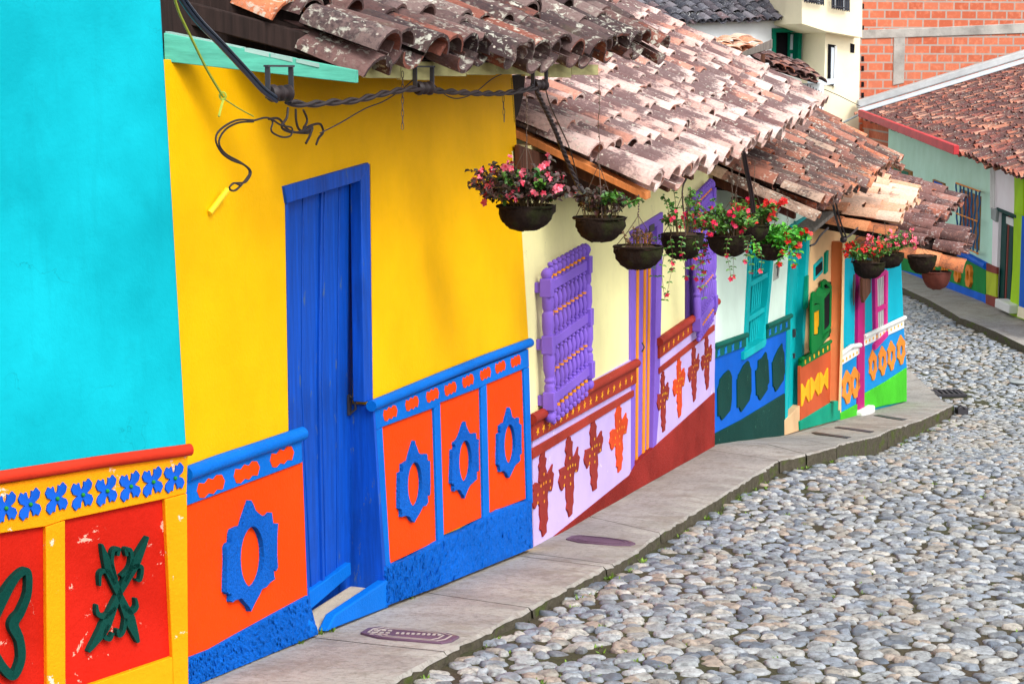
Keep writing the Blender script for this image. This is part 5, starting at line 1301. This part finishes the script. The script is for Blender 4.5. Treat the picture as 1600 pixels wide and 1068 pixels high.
    if kind in ('pink', 'sparse', 'red', 'pinkred', 'fuchsia2'):
        lf_keep = lf; lf = lf2; fl_keep = fl; fl = MB(); plant({'pink': 16, 'sparse': 7}.get(kind, 22), .20, .15, .042, 0, .4); lf = lf_keep; fl = fl_keep
        # broad fresh leaves among the darker ones
        if lf2.n: obj('foliage', lf2, mt['lf_green'], T, angle=80)
    if lf.n: obj('foliage', lf, mt[lm], T, angle=80)
    if st.n: obj('stems', st, mt['stem'], T)
    if fl.n: obj('blossoms', fl, mt[pm], T, angle=80)
    return T
basket(821, 323, 88, 10.6, (824,146), 'first basket beside the yellow wall corner, black bowl overflowing with pink begonias', 'pink', 1, depth=.42)
basket(936, 341, 80, 12.0, (936,118), 'dark fibre basket with sparse brown leaves and one red bloom, second in line', 'sparse', 2, depth=.46)
basket(997, 386, 76, 12.4, (998,304), 'bare basket with only dry stubble, hanging before the purple striped door', 'dead', 3, depth=.46)
basket(1067, 367, 66, 13.7, (1066,262), 'mossy basket with long fuchsia trailing below it, left of the second purple grille', 'fuchsia', 4, depth=.58)
basket(1140, 368, 66, 15.4, (1160,236), 'basket spilling green fuchsia and magenta bells in front of the second purple grille', 'fuchsia2', 5, depth=.50, spread=1.0, lean=-.10)
basket(1204, 382, 56, 17.2, (1216,330), 'basket of bright green geranium with red heads before the turquoise window', 'geranium', 6, depth=.44, spread=1.1, lean=.08)
basket(1176, 352, 52, 16.4, (1180,250), 'half hidden fibre basket of brown tangled stems between the fuchsia and the geranium', 'red', 7, depth=.5, lean=.02)
basket(1357, 410, 50, 21.5, (1366,352), 'basket of red flowers at the left in front of the sea blue house', 'red', 8, depth=.50, lean=-.04)
basket(1386, 396, 50, 23.0, (1382,345), 'basket of pink and red flowers at the right in front of the sea blue house', 'pinkred', 9, depth=.46, lean=.05)
basket(1441, 400, 44, 25.0, (1436,372), 'round nearly black empty basket under the last eave', 'none', 10, depth=.62)
basket(1464, 425, 44, 26.0, (1468,388), 'reddish brown empty hanging bowl, lowest and last of the row', 'none', 11, depth=.62, mat='claypot')

# ============================================================ cables, insulators and hooks
def curve(F, pts, wv, n=10):
    P = [F.bp(u, v, (wv if np.isscalar(wv) else wv[i])) for i, (u, v) in enumerate(pts)]
    P = [2*P[0]-P[1]]+P+[2*P[-1]-P[-2]]; out = []
    for i in range(len(P)-3):
        p0, p1, p2, p3 = P[i:i+4]
        for k in range(n if i < len(P)-4 else n+1):
            t = k/n; out.append(.5*((2*p1)+(-p0+p2)*t+(2*p0-5*p1+4*p2-p3)*t*t+(-p0+3*p1-3*p2+p3)*t**3))
    return np.array(out)
def twisted(mb, P, r, R_, turns, strands=2):
    n = len(P); T = np.gradient(P, axis=0); T /= np.linalg.norm(T, axis=1)[:, None]
    for s_ in range(strands):
        V = []
        for i in range(n):
            a = np.cross(T[i], Z); a = unit(a) if np.linalg.norm(a) > .05 else vec(1,0,0); b = np.cross(a, T[i]); q = 2*math.pi*turns*i/n+2*math.pi*s_/strands
            V.append(P[i]+R_*(math.cos(q)*a+math.sin(q)*b))
        mb.tube(V, r, 7)
def resample(P, n):
    d = np.concatenate([[0], np.cumsum(np.linalg.norm(np.diff(P, axis=0), axis=1))]); t = np.linspace(0, d[-1], n)
    return np.stack([np.interp(t, d, P[:, k]) for k in range(3)], 1)
def cab(label, mb, mat='cable', name='cable'): return obj(name, mb, mt[mat], None, label=label, cat='cable', group='overhead cables along the eaves')
W5 = .56
mb = MB(); twisted(mb, resample(curve(FY, [(450,160),(480,163),(515,160),(555,157),(600,146),(640,139),(662,140),(700,143),(760,146),(800,144),(836,137)], W5), 260), .0085, .0085, 9, 2); cab('thick twisted black cable strung along the yellow house under the eave', mb)
mb = MB(); P = resample(curve(FY, [(276,-12),(290,10),(312,38),(345,72),(385,115),(410,142),(432,158)], [.62,.62,.62,.60,.58,W5,W5]), 60); mb.tube(P, .0095, 8); mb.tube(P+vec(.010,0,.010), .006, 6); cab('dark blue cable dropping from the top left corner across the teal board', mb, 'cable_blue')
mb = MB(); P = resample(curve(FY, [(270,-12),(280,20),(300,62),(325,112),(348,150)], [.66,.64,.62,.6,.58]), 40); mb.tube(P, .0055, 6)
mb.tube([P[-1]+vec(.012*math.cos(t), 0, .014*math.sin(t)) for t in np.linspace(0, 6.3, 14)], .004, 5); mb.tube(resample(curve(FY, [(350,152),(346,166),(342,182)], .58), 8), .005, 6); mb.tube(resample(curve(FY, [(352,156),(374,170),(396,182)], [.58,.4,.25]), 8), .003, 5)
cab('thin green wire knotted above the tangle on the yellow wall', mb, 'cable_green')
mb = MB()
tang = [[(398,188),(370,188),(345,202),(337,218),(346,238),(362,250),(382,258),(390,270),(378,288),(366,298),(358,294),(366,286),(376,290)],
        [(396,190),(372,192),(352,203),(342,222),(352,240),(376,254),(392,268),(384,284),(370,286)],
        [(398,188),(416,184),(426,190),(424,205),(440,214),(454,212),(456,200),(440,196),(424,186)],
        [(450,168),(448,184),(440,198),(452,206),(470,206),(478,198)],
        [(462,170),(463,190),(468,203),(480,204),(488,198),(484,212),(478,224)],
        [(474,172),(480,188),(474,202),(486,196),(500,194),(505,206),(498,216),(494,226)],
        [(420,186),(436,186),(452,204),(480,208),(488,200)]]
for i, t in enumerate(tang): mb.tube(resample(curve(FY, t, .40-.02*i), 70), .0058 if i > 2 else .0045, 6)
cab('tangle of loose black wire ends hanging in front of the yellow wall', mb)
mb = MB(); mb.tube(resample(curve(FY, [(500,208),(530,193),(570,170),(600,158),(628,140),(655,118),(668,122),(690,144),(712,154),(740,146),(768,124),(784,116)], .50), 90), .0032, 5); cab('thin dark wire looping between the two rear insulators on yellow house', mb)
mb = MB(); a = FY.bp(355,297,.035); b = FY.bp(327,333,.008); mb.tube([a, (a+b)/2, b], .014, 10); obj('conduit_pipe', mb, mt['conduit'], None, label='short yellow conduit stub sticking out of the yellow wall left of the door', cat='pipe')
mb = MB(); twisted(mb, resample(curve(FY, [(838,140),(848,162),(866,200),(886,250),(906,296)], [W5,W5,W5,W5,.6]), 120), .0075, .008, 7, 3); mb.tube(resample(curve(FY, [(852,138),(862,170),(890,232),(905,290)], W5), 30), .004, 5); cab('thick black cable running down from the roof corner to the second basket', mb)
mb = MB(); P = resample(curve(FP, [(905,290),(915,302),(940,308),(965,302),(992,292),(1010,296),(1060,262),(1075,258),(1110,262),(1135,240)], [.75,.5,.4,.35,.35,.4,.6,.6,.6,.7]), 120); twisted(mb, P, .007, .008, 14, 2); cab('twisted cable sagging under the pink roof eave above the purple door', mb)
mb = MB()
for i, t in enumerate([[(1052,258),(1056,280),(1068,286),(1072,272),(1062,262),(1072,258),(1082,268),(1076,278),(1066,270)], [(1056,262),(1066,276),(1080,272),(1078,260),(1086,256)], [(1060,260),(1066,262),(1074,266),(1070,282),(1066,300),(1068,330)]]):
    mb.tube(resample(curve(FP, t, .50), 50), .010 if i < 2 else .006, 6)
cab('coil of black cable hanging from the pink roof above the second grille', mb)
mb = MB(); P = resample(curve(FG, [(1160,238),(1166,270),(1172,300),(1176,332)], .9), 40); mb.tube(P, .013, 7); mb.tube(P+vec(.02,0,0), .008, 6); cab('thick cable dropping beside the mint house roof towards the red flowers', mb)
mb = MB(); mb.tube(resample(curve(FG, [(1176,332),(1190,346),(1206,342),(1218,326)], .8), 30), .013, 7); cab('short black cable curling over the turquoise window', mb)
mb = MB(); mb.tube(resample(curve(FO, [(1266,384),(1274,380),(1282,368),(1294,356)], .5), 30), .012, 6); cab('short bent black cable sticking out over the peach wall', mb)
mb = MB(); P = resample(curve(FO, [(1299,292),(1301,316),(1308,346),(1318,374)], 1.0), 40); mb.tube(P, .013, 7); mb.tube(P+vec(.03,0,.02), .010, 6); mb.tube(resample(curve(FO, [(1318,374),(1330,366),(1340,356)], .8), 20), .012, 6); mb.ball(P[-1], .04, 8); cab('black cable bundle running down over the light clay roof', mb)
for t, lb in (([(1322,400),(1330,388),(1338,372),(1352,366)], 'thin loose wire under the pale eave boards, left of two'), ([(1330,410),(1340,385),(1358,372)], 'thin loose wire under the pale eave boards, right of two')):
    mb = MB(); mb.tube(resample(curve(FB, t, .3), 20), .007, 5); cab(lb, mb)
mb = MB(); mb.tube([at(1284,138,60), at(1312,150,60), at(1344,166,60)], .012, 5); cab('thin line crossing from the cream building to the red gutter', mb)

def insulator(F, u, v, wv, label, k=1.0):
    T = thing('cable_insulator', label, 'insulator', F.bp(u, v, wv), 'cable insulators under the eave')
    c = F.bp(u, v, wv); r = .036*k
    mb = MB(); ax = unit(F.d*.8+vec(.35,0,0)); mb.lathe(c-ax*.055*k, ax*.11*k, [(0,.3*r),(0,r*.8),(.12,r),(.22,r),(.30,r*.62),(.42,r*.6),(.5,r*.9),(.60,r*.9),(.66,r*.6),(.78,r*.62),(.86,r),(.96,r),(1,r*.8),(1,.3*r)], 16); obj('spool', mb, mt['cable'], T)
    mb = MB()
    for s_ in (-1, 1): mb.box(c+ax*.066*k*s_+Z*.045*k, ax*.006, F.n*.02, Z*.13*k)
    mb.box(c+Z*.11*k, ax*.15*k, F.n*.022, Z*.008); mb.tube([c-ax*.08*k, c+ax*.08*k], .006, 6); obj('bracket', mb, mt['iron'], T)
insulator(FY, 437, 146, W5, 'insulator bracket below the teal barge board, nearest and largest')
insulator(FY, 662, 138, W5, 'insulator wrapped in cable in the middle of the yellow eave', .95)
insulator(FY, 843, 133, W5, 'insulator under the end of the eave at the yellow wall corner', .95)
def chain(F, u0, v0, u1, v1, wv, label):
    a, b = F.bp(u0, v0, wv), F.bp(u1, v1, wv); n = max(4, int(np.linalg.norm(b-a)/.03)); mb = MB()
    for i in range(n):
        p = a+(b-a)*(i+.5)/n; h = np.linalg.norm(b-a)/n*.62; d = F.d if i % 2 else F.n
        mb.tube([p+d*.006*math.cos(t)+Z*h*math.sin(t) for t in np.linspace(0, 2*math.pi, 9)], .0018, 4)
    obj('hook_chain', mb, mt['wire'], None, label=label, cat='chain', group='spare hanging chains')
chain(FY, 629, 112, 629, 202, .54, 'thin rusty chain hanging from the eave in front of the yellow wall')
chain(FY, 786, 150, 788, 190, .50, 'short twisted wire chain at the right end of the yellow wall')
chain(FP, 1144, 262, 1144, 318, .9, 'rusty chain hanging from the pink roof before the dark loft opening')
chain(FG, 1230, 330, 1231, 352, .9, 'short chain under the mint house eave above the geranium')

# hanging wooden board by the magenta door
mb = MB(); FB.pris(mb, [(1348,434),(1361,433),(1361,456),(1356,464),(1350,473),(1348,462)], .16, .20); o = obj('hanging_sign', mb, mt['timber'], None, .004, label='blank tapered wooden board hanging beside the magenta door post', cat='sign')
mb = MB(); a = FB.bp(1335,428,.35); mb.lathe(a-Z*.0, -Z*.42, [(0,.006),(.05,.014),(.3,.018),(.6,.015),(.9,.010),(1,.004)], 8); obj('wind_chime', mb, mt['iron'], None, label='slim dark hanging ornament against the sea blue wall', cat='ornament')

# ============================================================ covers in the pavement, drain
mt['plate'] = paint('violet_grey_iron_cover', (112,88,108), .8, .5, var=.2, grime=.5, chips=.15, chipcol=(170,140,90), bump=.8)
mt['plate_line'] = M('worn_pale_letters').out(lin((176,168,160)), .6, None, .3)
def cover(px, label, rich=0):
    P = [gpix(u, v) for u, v in px]; c = np.mean(P, 0); T = thing('utility_cover', label, 'cover', c, 'iron utility covers in the pavement')
    mb = MB(); top = [p+Z*.010 for p in P]; mb.prism(top, -Z*.03); obj('plate', mb, mt['plate'], T, .003)
    mb = MB(); n = len(P)
    for k in (.86, .70):
        o = [c+(p-c)*k+Z*.0125 for p in P]; i_ = [c+(p-c)*(k-.035)+Z*.0125 for p in P]
        mb.ring(o, i_, -Z*.004)
    if rich:
        e0, e1 = P[0]-c, P[n//2]-c; L_ = (P[n//2]-P[0]); Lx = unit(L_); Ly = unit(np.cross(Z, Lx)); ln = np.linalg.norm(L_)
        for s_ in np.linspace(-.12, .30, 9): mb.box(c+Lx*ln*s_+Z*.013, Lx*.014, Ly*.022, Z*.004)
        for s_ in (-.36, -.28, -.22):
            for q in (-.04, .0, .04): mb.box(c+Lx*ln*s_+Ly*q+Z*.013, Lx*.02, Ly*.014, Z*.004)
    obj('rim_lines', mb, mt['plate_line'] if rich else mt['plate'], T)
cover([(563,990),(574,983),(592,980.5),(650,985),(700,991),(718,996),(706,1003),(690,1006),(620,1000),(590,997)], 'large worn violet iron cover in the pavement below the blue doorstep', 1)
cover([(884,843),(893,838),(905,837),(950,841),(985,846),(993,850),(985,853),(960,853),(905,848)], 'plain violet iron cover in the pavement before the maroon crosses', 0)
def slot(px, label):
    P = [gpix(u, v) for u, v in px]; c = np.mean(P, 0); T = thing('utility_cover', label, 'cover', c, 'iron utility covers in the pavement')
    mb = MB(); mb.prism([p+Z*.007 for p in P], -Z*.03); obj('plate', mb, mt['iron'], T)
slot([(1268,676),(1274,675),(1330,683),(1324,685)], 'narrow dark slot cover in the pavement before the peach house, nearest of three')
slot([(1304,668),(1310,666.5),(1366,674),(1360,676)], 'narrow dark slot cover in the pavement, middle of three')
slot([(1365,649),(1372,648),(1418,655),(1410,657)], 'narrow dark slot cover in the pavement beside the green plinth, farthest of three')
gc = vec(GRATE[0], GRATE[1], road_z(GRATE[1])+.02)
T = thing('drain_grate', 'rusty iron drain grate in the cobbles off the pavement corner', 'drain grate', gc)
mb = MB()
for s_ in (-.22, .22): mb.box(gc+vec(s_,0,0), vec(.05,0,0), vec(0,.52,0), Z*.04); mb.box(gc+vec(0,s_*1.07,0), vec(.39,0,0), vec(0,.05,0), Z*.04)
obj('rim', mb, mt['iron'], T)
mb = MB()
for s_ in np.linspace(-.16, .16, 5): mb.box(gc+vec(s_,0,0), vec(.035,0,0), vec(0,.43,0), Z*.03)
obj('bars', mb, mt['iron'], T)
mb = MB(); mb.box(gc-Z*.16, vec(.5,0,0), vec(0,.55,0), Z*.2); obj('pit', mb, mt['dark'], T)
c = gpix(1502, 644, -.10); c[2] = road_z(c[1])
mb = MB(); mb.box(c+Z*.07, vec(.16,.03,0), vec(-.03,.12,0), Z*.10); mb.tube([c+vec(-.09,-.05,.10), c+vec(-.03,-.07,.16), c+vec(.05,-.06,.11)], .015, 6); obj('iron_hinge_block', mb, mt['iron'], None, .02, label='small rusty iron block lying in the gutter off the kerb corner', cat='iron block')
c = gpix(1594, 600, -.12); c[2] = road_z(c[1])+.03
mb = MB(); mb.lathe(c, Z*.03, [(0,.01),(0,.16),(.6,.17),(1,.15),(1,.01)], 20); obj('valve_cover', mb, mt['metal_grey'], None, label='round whitish valve cover in the cobbles near the right edge', cat='cover')

# ============================================================ grass and moss along the kerb and between stones
R = random.Random(77); mb = MB()
def tuft(p, n, h):
    for _ in range(n):
        d = vec(R.gauss(0,1), R.gauss(0,1), 0); d = unit(d); b = p+d*R.random()*.03; wv_ = .004+.003*R.random(); s_ = np.cross(d, Z); hh = h*(.5+R.random())
        mb.add([b-s_*wv_, b+s_*wv_, b+d*hh*.5+Z*hh*.7+s_*wv_*.6, b+d*hh*.5+Z*hh*.7-s_*wv_*.6, b+d*hh*.9+Z*hh], [(0,1,2,3),(3,2,4)])
for i in range(len(Kp)-1):
    L_ = np.linalg.norm(Kp[i+1]-Kp[i])
    for k in range(int(L_*9)):
        if R.random() < .45: continue
        t = R.random(); p = Kp[i]*(1-t)+Kp[i+1]*t; p = p+vec(.03+abs(R.gauss(0,.05)), 0, 0); p[2] = road_z(p[1])-.01; tuft(p, R.randint(4, 14), .022)
for _ in range(900):
    y = 7.5+R.random()**1.3*22; x = float(left_x(np.array(y)))+.1+R.random()*4.5
    if x > .267*y+1: continue
    if math.sin(x*1.7+y*.9)+math.sin(y*1.3-x*.6+2)+R.gauss(0,.6) < .5: continue
    tuft(vec(x, y, road_z(y)-.012), R.randint(5, 16), .016)
for (u, v) in ((500,990),(520,985),(468,1004),(640,934)): p = gpix(u, v); tuft(p, 12, .02)
mt['grass'] = leaf_mat('moss_and_grass_blades', (66,98,20), (136,176,44), .9)
obj('grass', mb, mt['grass'], None, label='tufts of green moss and grass along the kerb and between cobbles', cat='grass', kind='stuff')
